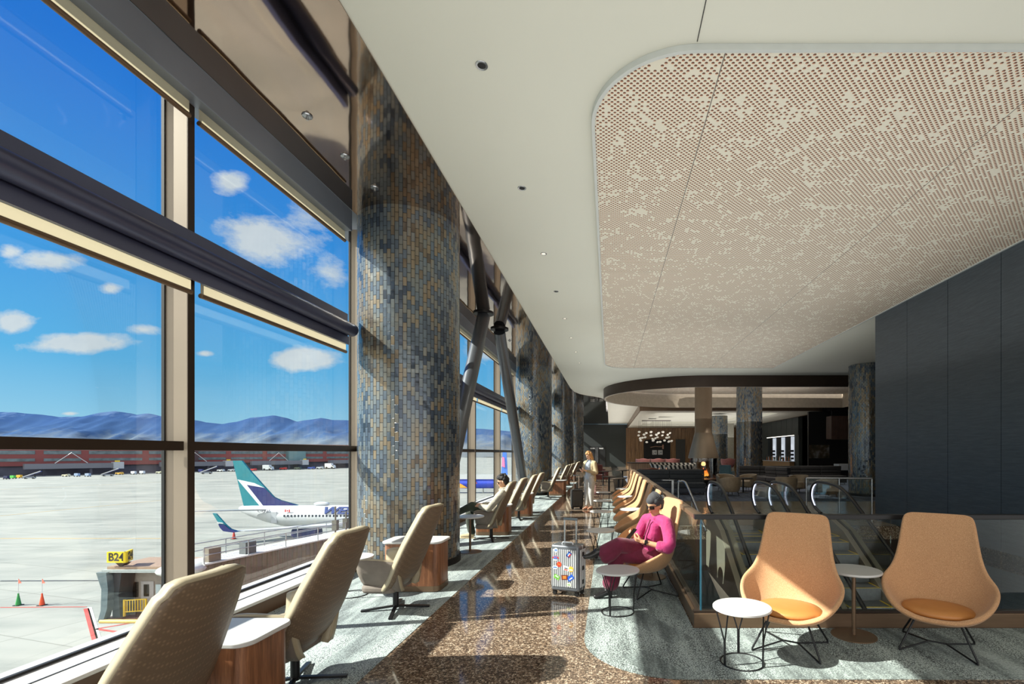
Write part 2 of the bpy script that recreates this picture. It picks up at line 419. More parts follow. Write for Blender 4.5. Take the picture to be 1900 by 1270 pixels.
o = MB().box(0.95,12.5,11.02,16.45,0.0005,0.004).build('floor_landing', mat('landing_stone', C(146,132,116), 0.22, 0, 0.08, 2), smooth=0); struct(o)
# ---- lower level seen down the well
struct(MB().box(-1,9,-3,14,-4.6,-4.5).build('floor_lower', mat('lower_level_tile', C(150,150,146), 0.25), smooth=0))
struct(MB().box(-1,9,13.9,14,-4.5,-0.3).build('wall_lower', M['darkpanel_grey'], smooth=0))
struct(MB().box(0.78,0.9,4.55,10.9,-1.0,-0.3).build('trim_well_side', M['bronze_dark'], smooth=0))
struct(MB().box(0.9,6.55,10.9,11.0,-1.0,-0.3).build('trim_well_back', M['bronze_dark'], smooth=0))
# ---- ceilings
def stadium(x0, x1, y0, y1, n=28):
    r = (y1-y0)/2; cx, cy = x0+r, (y0+y1)/2
    arc = [(cx+r*math.cos(a), cy+r*math.sin(a)) for a in [PI/2+PI*i/n for i in range(n+1)]]
    return arc+[(x1,y0),(x1,y1)]
RING = stadium(-0.3, 15.0, 21.2, 31.0)
S = [(-2.03,Y0),(-2.03,23.5),(-2.02,25.5),(-1.93,26.9),(-1.7,27.9),(-1.3,28.7),(-0.9,29.2),(-0.5,29.9),(-0.25,30.8),(-0.13,32),(-0.1,34),(-0.06,Y1)]
o = flat([(-2.06,Y0),(24,Y0),(24,Y1),(-2.06,Y1)], [RING[::-1]], CZ+0.01, 0.10).build('ceiling', M['white'], smooth=0); struct(o)
MB().box(0.727,0.733,Y0,4.0,CZ+0.004,CZ+0.012).build('trim_1', M['gasket'], smooth=0)['kind'] = 'structure'
o = flat(S+[(-3.60,Y1),(-3.60,Y0)], [], CZ, 0.08).build('ceiling_mirror', M['mirror'], smooth=0); struct(o)
struct(MB().box(-4.3,-2.0,Y0,Y1,CZ+0.085,CZ+0.5).build('ceiling_roof_edge', M['fascia'], smooth=0))
PANEL = rrect(-0.18, 6.55, 4.02, 19.2, 0.95, 16, (1,0,0,1))
o = flat(rrect(-0.165, 6.54, 4.035, 19.185, 0.94, 16, (1,0,0,1)), [], CZ-0.03, 0.03).build('ceiling_perforated', M['perf'], smooth=0); struct(o)
o = band(PANEL, 0.035, CZ-0.045, CZ+0.009).build('trim_2', M['rim'], smooth=0); struct(o)
# ---- floating ring above the fireplace
t = thing('ceiling_ring', 'big bronze oval ring hanging below the ceiling over the fireplace', 'ceiling feature', (4.6,26.1,4.55))
band(RING, 0.05, 4.55, 5.48).build('outer_band', M['bronze_dark'], t, True, 30)
inner = [p for p in RING]
ins = stadium(-0.24, 14.95, 21.26, 30.94)
band(ins, 0.06, 4.552, 5.48).build('inner_band', mat('ring_inner_linen', C(178,166,148), 0.7), t, True, 30)
o = flat(stadium(-0.12,14.9,21.38,30.82), [], 5.40, 0.05).build('ceiling_ring_top', M['perf'], smooth=0); struct(o)
# ---- lounge ceiling further back: bronze fascia, white plate, stepped coffer with cove
FA = rrect(2.13, 15.3, 33.7, 56.9, 1.2, 8, (0,1,0,0))
struct(band(FA, 0.06, 4.58, CZ+0.01).build('trim_3', M['bronze'], smooth=30))
FI = rrect(2.19, 15.24, 33.76, 56.84, 1.15, 8, (0,1,0,0))
struct(flat(FI, [[(3.4,35.5),(3.4,52.6),(12.5,52.6),(12.5,35.5)]], 4.60, 0.03).build('ceiling_lounge', M['white'], smooth=0))
struct(flat([(3.35,35.4),(12.6,35.4),(12.6,52.7),(3.35,52.7)], [[(4.3,37),(4.3,50.8),(11.6,50.8),(11.6,37)]], 4.76, 0.03).build('ceiling_coffer', M['white'], smooth=0))
struct(MB().box(4.2,11.7,36.9,50.9,4.92,4.95).build('ceiling_coffer_top', M['white'], smooth=0))
struct(band([(4.3,37),(11.6,37),(11.6,50.8),(4.3,50.8)], -0.03, 4.79, 4.92).build('trim_4', M['white'], smooth=0))
struct(band([(3.4,35.5),(12.5,35.5),(12.5,52.6),(3.4,52.6)], -0.03, 4.63, 4.76).build('trim_5', M['white'], smooth=0))
# ---- walls
struct(MB().box(-4.0,2.25,Y1+0.05,Y1+0.2,0,CZ).build('wall_back', M['darkpanel_grey'], smooth=0))
mb = MB(); xs = 2.0
while xs < 15.2:
    w = random.choice((0.42,0.55,0.7)); mb.box(xs+0.012, min(xs+w,15.3)-0.012, Y1-0.1+random.choice((0,0.03)), Y1+0.2, 0, 4.6); xs += w
mb.box(2.0,15.3,Y1+0.02,Y1+0.2,0,4.6)
struct(mb.build('wall_back_wood', M['slatwood'], smooth=0))
mb = MB(); xs = Y1
RW = [11.9-1.275*k for k in range(0,6)]
mb.box(6.57,6.75,4.55,11.9,-4.5,CZ-0.03)
for k in range(5): mb.box(6.55,6.6,RW[k+1]+0.006,RW[k]-0.006,-4.5,CZ-0.03)
mb.box(6.55,6.6,4.55,RW[5]-0.006,-4.5,CZ-0.03)
struct(mb.build('wall_right', M['darkwall'], smooth=0))
struct(MB().box(6.6,24,11.7,11.9,0,CZ-0.03).build('wall_right_return', M['darkwall'], smooth=0))
# right-hand lounge walls (dark bar)
mb = MB(); mb.box(15.5,15.8,39.5,57,3.1,4.6); mb.box(15.5,15.8,47.2,57,0,3.1); mb.box(15.5,15.8,39.5,57,0,0.9); mb.box(15.5,15.8,39.5,40.4,0.9,3.1)
for k in range(7): mb.box(15.46,15.5,39.5+k*1.3+0.02,39.5+k*1.3+1.28,3.12,4.6)
struct(mb.build('wall_bar', M['darkpanel_grey'], smooth=0))
struct(MB().box(14.2,24,34.4,34.6,0,CZ).build('wall_lounge_dark', M['blackwall'], smooth=0))
struct(MB().box(15.2,24,Y1,Y1+0.2,0,CZ+0.1).build('wall_back_right', M['blackwall'], smooth=0))
struct(MB().box(24,24.2,Y0,Y1,0,CZ+0.1).build('wall_far_right', M['blackwall'], smooth=0))
struct(MB().box(15.3,24,33.5,57,4.6,4.7).build('ceiling_bar', M['blackwall'], smooth=0))

# ---- window wall: one window per bay (glass) with its mullion, transom, gaskets
for k in range(-3, 18):
    ya, yb = MUL0+k*BAY, MUL0+(k+1)*BAY
    if ya > Y1-1: break
    g = MB().box(XG-0.012, XG+0.0, ya+0.05, yb+0.02, 0.17, CZ+0.05).build('window_%d' % (k+4), M['glass'], smooth=0); struct(g)
    MB().box(XG+0.001, -3.735, ya, ya+0.068, 0.168, CZ).build('mullion', M['mullion'], g, bevel=0.004)
    MB().box(XG-0.004, XG+0.022, ya-0.014, ya-0.001, 0.168, CZ).build('gasket', M['gasket'], g)
    MB().box(-3.7345, -3.730, ya-0.001, ya+0.069, 0.168, CZ).build('mullion_shadow', M['bronze_dark'], g)  # dark strip painting the backlit shade on the mullion's inner face
    MB().box(XG+0.002, -3.735, ya+0.069, yb-0.036, 1.672, 1.752).build('transom', M['bronze_dark'], g)
    MB().box(XG+0.001, XG+0.03, ya+0.069, yb-0.036, 0.168, 0.185).build('bottom_bead', M['gasket'], g)
# sill
struct(MB().box(XG-0.15,-3.52,Y0,Y1,0.135,0.165).build('trim_6', M['sill'], smooth=0, bevel=0.004))
struct(MB().box(XG-0.15,-3.55,Y0,Y1,-0.4,0.134).build('trim_7', M['sill_face'], smooth=0))
struct(MB().box(-3.73,-3.715,Y0,Y1,0.1655,0.168).build('trim_8', M['gasket'], smooth=0))
struct(MB().box(-4.4,-4.12,Y0,Y1,-12.3,-0.6).build('wall_left_outside', mat('terminal_brick_outside', C(150,96,84), 0.8), smooth=0))
SPAN = [(Y0,6.78),(7.82,18.78),(19.82,30.78),(31.82,42.78),(43.82,56.9)]
nth = ['nearest the camera', 'just past the first column', 'past the second column', 'past the third column', 'at the far end of the hall']
for i, (a, b) in enumerate(SPAN):
    struct(MB().box(-3.73,-3.60,a,b,4.76,CZ-0.002).build('trim_%d' % (9+i), M['fascia'], smooth=0, bevel=0.006))
    w = thing('window_beam', 'navy steel window beam with round tube, stretch %s' % nth[i], 'beam', (-3.62,(a+b)/2,3.38), 0)
    mb = MB(); mb.box(-3.729,-3.66,a,b,3.20,3.60); mb.build('back_plate', M['navy_metal'], w, True, bevel=0.005)
    mb = MB(); mb.tube([(-3.60,a,3.37),(-3.60,b,3.37)], 0.088, 24); mb.build('tube', M['navy_metal'], w, True)
    mb = MB(); mb.box(-3.665,-3.645,a,b,3.17,3.28); mb.build('shade_pocket', M['navy_metal'], w, True)
    j = a
    for k in range(-3, 18):
        ya = MUL0+k*BAY+0.034; c0, c1 = max(a, ya+0.05), min(b, ya+BAY-0.05)
        if c1-c0 < 0.5: continue
        where = 'in bay %s' % ('one' if k < 0 else '')
        if ya < 2: nm = 'over the window right beside the camera'
        elif ya < 5: nm = 'over the window just left of the first column'
        elif ya < 8: nm = 'over the window behind the first column'
        else: nm = None
        for zz, hh, nm2 in ((4.64,0.12,'upper'),(3.08,0.10,'lower')):
            if k < 0 and k < -1: continue
            lab = ('%s cream roller shade rolled up %s' % (nm2, nm)) if nm else ('%s cream roller shade over a window, row %s' % (nm2, nth[i]))
            x = -3.705 if zz > 4 else -3.69
            s_ = thing('roller_shade', lab, 'window shade', (x,(c0+c1)/2,zz), 0, None if nm else '%s roller shades %s' % (nm2, nth[i]))
            MB().add([(x,c0,zz),(x,c1,zz),(x,c1,zz+hh),(x,c0,zz+hh)],[(0,1,2,3)]).build('fabric', M['shade'], s_, True)
            MB().tube([(x,c0,zz-0.01),(x,c1,zz-0.01)], 0.022, 12).build('hem_bar', M['bronze'], s_, True)
# ---- tiled columns
for i, y in enumerate(COLY):
    lab = ['huge round column clad in shimmering dark tiles, nearest, left of the aisle', 'second round dark tiled column along the windows', 'third round dark tiled column along the windows', 'farthest round dark tiled column along the windows'][i]
    t = thing('tiled_column', lab, 'column', (CX,y,0))
    MB().lathe([(CR,0.1),(CR,CZ-0.001)], 96, (CX,y,0)).build('shaft', M['tiles'], t, True, 60)
    MB().lathe([(CR+0.015,0.0),(CR+0.015,0.1)], 72, (CX,y,0)).build('base_ring', M['blackmatte'], t, True)
for x, y, top, lab in ((10.1,18.8,CZ-0.001,'round tiled column at the end of the dark panelled wall on the right'), (8.0,27.6,5.39,'round dark tiled column in the lounge, just right of the fireplace'), (9.2,40.5,4.75,'dim round tiled column behind the fireplace hood')):
    t = thing('tiled_column', lab, 'column', (x,y,0))
    MB().lathe([(CR,0.1),(CR,top)], 96, (x,y,0)).build('shaft', M['tiles'], t, True, 60)
    MB().lathe([(CR+0.015,0.0),(CR+0.015,0.1)], 72, (x,y,0)).build('base_ring', M['blackmatte'], t, True)
# ---- raking steel braces behind the first column
for (a, b, lab) in (((-3.05,11.75,CZ-0.001),(-3.05,8.42,0.004),'raking dark steel pipe brace leaning towards the first column'), ((-3.0,13.25,CZ-0.001),(-3.05,17.6,0.004),'raking dark steel pipe brace leaning towards the second column')):
    t = thing('steel_brace', lab, 'brace', b)
    d = (Vector(b)-Vector(a)).normalized(); A, B = Vector(a), Vector(b)
    MB().tube([A-Vector((0,0,0.09)), B+Vector((0,0,0.09))], 0.155, 32).build('pipe', M['steel_pipe'], t, True)
    MB().lathe([(0.24,CZ-0.03),(0.24,CZ-0.002)], 32, (a[0],a[1],0)).build('collar', M['black'], t, True)
    MB().lathe([(0.22,0.004),(0.22,0.03)], 32, (b[0],b[1],0)).build('foot_plate', M['black'], t, True)
# ---- downlights in the white strip, sprinklers in the mirror
for i, y in enumerate((4.25,6.22,8.27,10.2,12.25,14.3,16.3,18.3)):
    w = ['first','second','third','fourth','fifth','sixth','seventh','eighth'][i]
    t = thing('downlight', '%s small round downlight from the camera in the white ceiling strip' % w, 'light', (-1.12,y,CZ+0.009))
    z = CZ+0.009
    MB().lathe([(0.036,z-0.003),(0.052,z-0.006),(0.055,z),(0.036,z)], 28, (-1.12,y,0), caps=False).build('trim_ring', M['chrome'], t, True)
    MB().lathe([(0.036,z-0.0015),(0.036,z-0.0002)], 24, (-1.12,y,0)).build('lamp', M['blackmatte'] if i in (0,1,3) else mat('lamp_glow', C(255,240,215), emit=(1,0.9,0.75,1), es=0.7), t, True)
for i, (x, y) in enumerate(((-3.04,4.87),(-3.02,5.53),(-3.0,6.19),(-3.0,14.6))):
    t = thing('sprinkler', 'small ceiling sprinkler set in the mirrored bronze soffit, %s' % ('nearest to the camera','second from the camera','just before the first column','between the first two columns')[i], 'sprinkler', (x,y,CZ-0.001))
    z = CZ-0.001
    MB().lathe([(0.05,z),(0.046,z-0.012),(0.02,z-0.016)], 24, (x,y,0)).build('escutcheon', M['chrome'], t, True)
    MB().lathe([(0.012,z-0.045),(0.012,z-0.014)], 16, (x,y,0)).build('head', M['chrome'], t, True)
# ---- far double door in the charcoal wall
for n, x0 in ((1,-2.45),(2,-1.42)):
    d = MB().box(x0,x0+1.0,Y1-0.05,Y1-0.005,0.01,2.4).build('door_%d' % n, mat('dark_door', C(30,31,33), 0.5), smooth=0, bevel=0.01); struct(d)
    MB().box(x0+(0.9 if n == 1 else 0.04),x0+(0.96 if n == 1 else 0.1),Y1-0.10,Y1-0.05,0.5,2.3).build('push_bar', M['chrome'], d)
    MB().box(x0+0.25,x0+0.75,Y1-0.056,Y1-0.05,2.1,2.25).build('sign_plate', M['whitetop'], d)

# ================================================================== BALUSTRADE, ESCALATORS
t = thing('glass_balustrade', 'glass balustrade with bronze cap rail guarding the escalator well', 'balustrade', (0.85,4.6,0))
mb = MB(); mb.box(0.80,6.54,4.55,4.65,0.0,0.135); mb.box(0.80,0.90,4.65,10.9,0.0,0.135); mb.build('base_curb', M['bronze'], t, True, 0, bevel=0.004)
mb = MB(); mb.box(0.80,6.54,4.57,4.63,0.135,0.155); mb.box(0.83,0.88,4.63,10.9,0.135,0.155); mb.build('shoe', M['bronze_dark'], t, True, 0)
mb = MB(); mb.box(0.81,6.54,4.565,4.635,1.02,1.065); mb.build('front_rail', M['black'], t, True, 0, bevel=0.004)
mb = MB(); mb.box(0.81,0.90,4.636,10.9,1.02,1.065); mb.build('side_rail', M['bronze'], t, True, 0, bevel=0.004)
for x in (0.88,2.7,4.6): MB().box(x,x+1.8,4.593,4.607,0.155,1.02).build('glass_panel', M['railglass'], t, True, 0)
for y in (4.66,6.25,7.82,9.35): MB().box(0.848,0.862,y,y+1.55,0.155,1.02).build('glass_panel', M['railglass'], t, True, 0)
MB().box(0.866,0.880,4.589,4.611,0.155,1.02).build('glass_edge', mat('teal_glass_edge', C(40,92,112), 0.15), t, True, 0)
# low solid wall behind the rest of the tan chairs
t = thing('low_partition', 'low bronze topped partition behind the far tan chairs', 'partition', (0.85,14.2,0))
MB().box(0.80,0.90,10.92,17.4,0,1.02).build('panel', M['bronze_dark'], t, True, 0)
MB().box(0.78,0.92,10.92,17.4,1.02,1.065).build('cap', M['bronze'], t, True, 0, bevel=0.004)

def escalator(x0, x1, lab):
    t = thing('escalator', lab, 'escalator', ((x0+x1)/2,10.6,0))
    sl = 0.577
    def hz(y): return 1.0 if y > 9.9 else 1.0-(9.9-y)*sl
    for x in (x0, x1):
        path = [(x,10.75,0.30),(x,11.10,0.42),(x,11.28,0.62),(x,11.26,0.82),(x,11.08,0.96),(x,10.8,1.0),(x,10.3,0.995),(x,9.9,0.945),(x,9.5,0.80),(x,9.1,0.585),(x,8.6,0.30),(x,7.0,0.30-1.6*sl*1.02),(x,4.4,0.30-4.2*sl*1.02),(x,2.2,0.30-6.4*sl*1.02)]
        pts = curve_pts(path, 5)
        MB().tube(pts, 0.034, 12).build('handrail', M['rubber'], t, True)
        # glass under the rail
        rows = [[], []]
        for p in pts:
            if p.z < -3.9: break
            rows[0].append((p.x, p.y-0.015 if p.y > 10.9 else p.y, p.z-0.03)); rows[1].append((p.x, min(p.y,10.72), min(0.28, p.z-0.05, hz(p.y)-0.78)))
        MB().grid(rows).build('balustrade_glass', M['railglass'], t, True, 0, solid=0.012, fix=False)
        # light line inside the newel
        MB().tube([(q.x,q.y-0.045,q.z-0.01) for q in curve_pts(path[1:6], 4)], 0.010, 8).build('light_strip', mat('newel_glow', C(200,205,255), emit=(0.75,0.78,1,1), es=2.5), t, True)
        # skirt + deck
        w = 0.13; mb = MB()
        prof = [(10.8,-0.9),(10.8,0.30),(10.1,0.30),(9.5,0.13),(8.9,-0.22),(2.2,-0.22-6.7*sl),(2.2,-0.22-6.7*sl-1.0),(9.0,-1.3)]
        mb.prism(prof, x-w, x-0.02, 'x'); mb.prism(prof, x+0.02, x+w, 'x'); mb.build('deck', M['greydeck'], t, True, 0, bevel=0.006)
        MB().prism([(p[0]-0.01, p[1]+0.012) for p in prof[1:6]]+[(2.2,-0.25-6.7*sl),(8.9,-0.25),(9.5,0.1),(10.1,0.27),(10.8,0.27)], x-0.02, x+0.02, 'x').build('skirt_line', M['rubber'], t, True, 0)
    st = None
    for k in range(20):
        y1 = 10.3-k*0.36; z = -0.0-max(0,k-2)*0.208-(0.05 if k == 2 else 0)
        mb = MB(); mb.box(x0+0.14,x1-0.14,y1-0.36,y1,z-0.21,z-0.005); mb.cur = 1
        mb.box(x0+0.14,x1-0.14,y1-0.362,y1-0.335,z-0.006,z-0.003); mb.box(x0+0.14,x0+0.17,y1-0.35,y1,z-0.006,z-0.003); mb.box(x1-0.17,x1-0.14,y1-0.35,y1,z-0.006,z-0.003)
        mb.build('step', [M['step'], M['yellow']], t, True, 0)
    MB().box(x0+0.14,x1-0.14,10.3,10.95,-0.2,0.012).build('landing_plate', M['chrome'], t, True, 0)
    return t
escalator(2.3,3.35,'left escalator descending towards the camera, nearer the tan chair row')
escalator(3.72,4.72,'right escalator descending towards the camera, beside the dark wall')
# guard frames at the head of the well
t = thing('guard_frame', 'brushed steel guard frame at the head of the left escalator', 'railing', (1.75,10.95,0))
MB().tube(curve_pts([(1.62,11.3,0.002),(1.62,11.3,0.9),(1.66,11.27,0.98),(1.74,11.2,0.98),(1.8,11.0,0.85),(2.05,10.2,0.002)],4), 0.028, 12).build('frame', M['chrome'], t, True)
MB().tube([(1.86,10.85,0.002),(1.86,10.85,0.66)], 0.02, 10).build('post', M['chrome'], t, True)
t = thing('landing_guard', 'glass guard with steel top rail right of the escalator landing', 'railing', (5.7,12.2,0))
MB().tube([(4.98,12.2,1.02),(6.5,11.95,1.02)], 0.025, 12).build('top_rail', M['chrome'], t, True)
MB().bar((5.0,12.2,0.54),(6.5,11.95,0.54),0.012,0.92).build('glass_panel', M['railglass'], t, True, 0)
for q in ((4.98,12.2),(5.75,12.075),(6.5,11.95)): MB().cyl(q,0.02,0.002,1.02,12).build('post', M['chrome'], t, True)
# ================================================================== FURNITURE PROTOTYPES
def outline_plate(name, pts_fn, nu, nv, m, parent, solid, sub=1, fix=True):
    rows = [[pts_fn(i/(nu-1), j/(nv-1)) for i in range(nu)] for j in range(nv)]
    return MB().grid(rows).build(name, m, parent, smooth=180, solid=solid, sub=sub)

# ---- taupe high-back swivel chair; faces -X
def taupe_chair(label):
    t = thing('swivel_lounge_chair', label, 'chair')
    # back: curved sheet, outer honeycomb leather
    def lerp(tab, z):
        for (a, b) in zip(tab, tab[1:]):
            if z <= b[0]: f = (z-a[0])/(b[0]-a[0]); return [a[i]+(b[i]-a[i])*f for i in range(1,len(a))]
        return list(tab[-1][1:])
    #        v     x      z      half width
    TAB = [(0.0, 0.02, 0.245, 0.20),(0.07, 0.08, 0.255, 0.27),(0.18, 0.165, 0.36, 0.315),(0.35, 0.235, 0.53, 0.33),(0.55, 0.315, 0.73, 0.305),(0.75, 0.395, 0.91, 0.265),(0.92, 0.452, 1.045, 0.225),(1.0, 0.478, 1.098, 0.205)]
    def back(u, v, off=0.0):
        x, z, w = lerp(TAB, v); s = 2*u-1
        return (x-off-0.07*s*s*(0.6+0.4*(1-v)), w*s*(1-0.12*off/0.05), z+off*0.12)
    nu, nv = 11, 22
    # rounded top corners: pull the corner columns down
    def shape(u, v, off):
        p = back(u, v, off); s = abs(2*u-1)
        if v > 0.93 and s > 0.75: p = (p[0]-0.004, p[1]*0.965, p[2]-0.018*(s-0.75)/0.25)
        return p
    out = [[shape(i/(nu-1), j/(nv-1), 0.0) for i in range(nu)] for j in range(nv)]
    inn = [[shape(i/(nu-1), j/(nv-1), 0.062) for i in range(nu)] for j in range(nv)]
    MB().grid(out).build('back_shell', M['taupe'], t, smooth=180, solid=0.012)
    MB().grid(inn).build('back_cushion', M['cream_leather'], t, smooth=180, solid=0.03)
    # leather edge strip joining the two around the rim
    loopo = [r[0] for r in out]+out[-1][1:-1]+[r[-1] for r in out][::-1]
    loopi = [r[0] for r in inn]+inn[-1][1:-1]+[r[-1] for r in inn][::-1]
    mid = [tuple((a+b)/2 for a, b in zip(p, q)) for p, q in zip(loopo, loopi)]
    ed = [[], [], []]
    for p, q, c in zip(loopo, loopi, mid):
        ed[0].append(p); ed[2].append(q)
        ed[1].append((c[0], c[1]*1.02, c[2]+(0.006 if c[2] > 1.0 else 0)))
    MB().grid(ed).build('edge_trim', M['cream_leather'], t, smooth=180, solid=0.014)
    # two arms
    for s in (1, -1):
        rows_o = []; rows_i = []
        for j in range(8):
            v = j/7.0; z0 = 0.265+0.0*v
            ro = []; ri = []
            for i in range(9):
                u = i/8.0            # u 0 = rear, 1 = front
                zt = 0.555+0.035*math.sin(min(1,u*1.25)*PI/2)-0.02*max(0,u-0.85)/0.15
                zb = 0.250+0.065*u**1.3
                xf = 0.155-0.395*u; lean = 0.02*(1-v)*u
                z = zb+(zt-zb)*v
                y = (0.245+0.070*min(1,v*1.8)**0.7+0.01*v)-0.035*u*(1-v)-0.055*(1-u)**2
                ro.append((xf+lean, s*y, z)); ri.append((xf+lean*0.9+0.0, s*(y-0.062), z-0.004))
            rows_o.append(ro); rows_i.append(ri)
        MB().grid(rows_o).build('arm', M['velvet'], t, smooth=180, solid=0.012)
        MB().grid(rows_i).build('arm_lining', M['cream_leather'], t, smooth=180, solid=0.012)
        lo = [r[0] for r in rows_o]+rows_o[-1][1:]+[r[-1] for r in rows_o][::-1][1:]
        li = [r[0] for r in rows_i]+rows_i[-1][1:]+[r[-1] for r in rows_i][::-1][1:]
        MB().grid([lo, [tuple((a+b)/2+(0.004 if k == 2 else 0) for k, (a, b) in enumerate(zip(p,q))) for p, q in zip(lo, li)], li]).build('arm_edge', M['cream_leather'], t, smooth=180, solid=0.012)
    # seat
    mb = MB(); mb.prism(rrect(-0.26,0.14,-0.25,0.25,0.09,6), 0.32, 0.44); mb.build('seat_cushion', M['cream_leather'], t, bevel=0.035, seg=4)
    mb = MB(); mb.prism(rrect(-0.25,0.10,-0.26,0.26,0.08,6), 0.235, 0.32); mb.build('seat_shell', M['velvet'], t, bevel=0.03, seg=3)
    MB().lathe([(0.03,0.03),(0.03,0.23),(0.075,0.238)], 24).build('pedestal', M['black'], t)
    base = MB()
    for a in (0.32, 0.32+PI/2, 0.32+PI, 0.32+1.5*PI):
        c, s_ = math.cos(a), math.sin(a)
        base.bar((0.02*c,0.02*s_,0.045), (0.335*c,0.335*s_,0.016), 0.038, 0.018)
    base.build('star_base', M['black'], t, bevel=0.004)
    remember(t); return t
# ---- tan felt shell chair; faces -Y
def tan_chair(label):
    t = thing('shell_lounge_chair', label, 'chair')
    # half width, rim depth, rim height, centre depth, centre height
    R = [(0.14,-0.345,0.335,-0.36,0.325),(0.26,-0.315,0.37,-0.315,0.30),(0.335,-0.25,0.42,-0.23,0.278),(0.388,-0.16,0.48,-0.11,0.272),(0.412,-0.06,0.53,0.02,0.285),(0.402,0.03,0.578,0.125,0.33),(0.352,0.105,0.625,0.185,0.44),(0.316,0.16,0.72,0.212,0.57),(0.294,0.20,0.85,0.238,0.75),(0.280,0.243,0.98,0.264,0.92),(0.268,0.27,1.06,0.282,1.045),(0.248,0.283,1.094,0.290,1.098),(0.20,0.288,1.106,0.292,1.108)]
    nu = 17; rows = []
    for (w, dr, zr, dc, zc) in R:
        row = []
        for i in range(nu):
            s = 2*i/(nu-1)-1; q = abs(s)**2.4; wx = math.sin(s*PI/2*0.92)/math.sin(PI/2*0.92)
            row.append((w*(0.55*wx+0.45*s), dc+(dr-dc)*q, zc+(zr-zc)*q))
        rows.append(row)
    MB().grid(rows).build('shell', M['felt'], t, smooth=180, solid=0.042, sub=2)
    # loose seat pad
    mb = MB(); n = 36
    loop = [(0.262*math.cos(2*PI*i/n)*(1-0.06*math.sin(2*PI*i/n)), -0.075+0.235*math.sin(2*PI*i/n)) for i in range(n)]
    vs = []; fs = []
    for (k, z, dz) in ((0.80,0.312,0),(0.97,0.325,0),(1.0,0.348,0),(0.93,0.368,0),(0.6,0.38,0),(0.25,0.382,0)):
        for x, y in loop: vs.append((x*k, (y+0.075)*k-0.075, z+0.0*y))
    for j in range(5):
        for i in range(n): fs.append((j*n+i, j*n+(i+1)%n, (j+1)*n+(i+1)%n, (j+1)*n+i))
    fs += [tuple(range(n-1,-1,-1)), tuple(5*n+i for i in range(n))]
    mb.add(vs, fs).build('seat_pad', M['tan_leather'], t, smooth=60)
    # wire base: four legs, floor cross-bars
    hub = ((-0.07,-0.0,0.085),(0.07,0.0,0.085))
    for sx, sy in ((-1,-1),(1,-1),(-1,1),(1,1)):
        foot = (sx*0.26, -0.02+sy*0.245, 0.0085); top = (sx*0.15, -0.02+sy*0.13, 0.275 if sy < 0 else 0.262)
        MB().tube([top, (foot[0],foot[1],0.03), foot], 0.0085, 8).build('leg', M['black'], t)
    mb = MB()
    for sx in (-1, 1):
        c = (sx*0.06, -0.02, 0.05)
        mb.tube([(sx*0.26,-0.265,0.012), c, (sx*0.26,0.225,0.012)], 0.0075, 8)
    mb.tube([(-0.06,-0.02,0.05),(0.06,-0.02,0.05)], 0.0075, 8)
    mb.build('stretcher', M['black'], t)
    remember(t); return t
# ---- small round table on a wire base
def wire_table(label):
    t = thing('wire_side_table', label, 'table')
    MB().lathe([(0.218,0.425),(0.226,0.43),(0.226,0.442),(0.222,0.446)], 48).build('tabletop', M['whitetop'], t)
    MB().tube([(0.165*math.cos(2*PI*i/40),0.165*math.sin(2*PI*i/40),0.008) for i in range(40)], 0.006, 8, True).build('base_ring', M['black'], t)
    for k in range(3):
        a = PI*0.5+2*PI*k/3+0.15; f = lambda r, b, z: (r*math.cos(b), r*math.sin(b), z)
        mb = MB()
        for d in (-0.36, 0.36):
            mb.tube([f(0.165,a+0.03*(1 if d > 0 else -1),0.01), f(0.168,a+0.03*(1 if d > 0 else -1),0.20), f(0.207,a+d,0.424)], 0.0058, 8)
        mb.build('leg', M['black'], t)
    remember(t); return t
# ---- pedestal table
def pedestal_table(label, h=0.6):
    t = thing('pedestal_side_table', label, 'table')
    MB().lathe([(0.222,h-0.022),(0.23,h-0.016),(0.23,h-0.006),(0.226,h)], 48).build('tabletop', M['whitetop'], t)
    MB().lathe([(0.018,0.014),(0.018,h-0.022)], 20).build('pole', M['bronze'], t)
    MB().lathe([(0.19,0.0),(0.192,0.006),(0.188,0.012),(0.03,0.016)], 48).build('base_disc', M['bronze'], t)
    remember(t); return t
# ---- walnut cabinet table with a white top
def cabinet_table(label):
    t = thing('walnut_side_table', label, 'table')
    MB().prism(rrect(-0.33,0.33,-0.195,0.195,0.075,8), 0.075, 0.575).build('body', M['walnut'], t, smooth=50)
    MB().prism(rrect(-0.335,0.335,-0.20,0.20,0.08,8), 0.012, 0.075).build('plinth', M['bronze'], t, smooth=50)
    MB().prism(rrect(-0.355,0.355,-0.215,0.215,0.085,8), 0.575, 0.602).build('tabletop', M['whitetop'], t, smooth=50, bevel=0.006)
    MB().prism(rrect(-0.31,0.31,-0.17,0.17,0.06,8), 0.0, 0.012).build('foot', M['blackmatte'], t, smooth=50)
    remember(t); return t

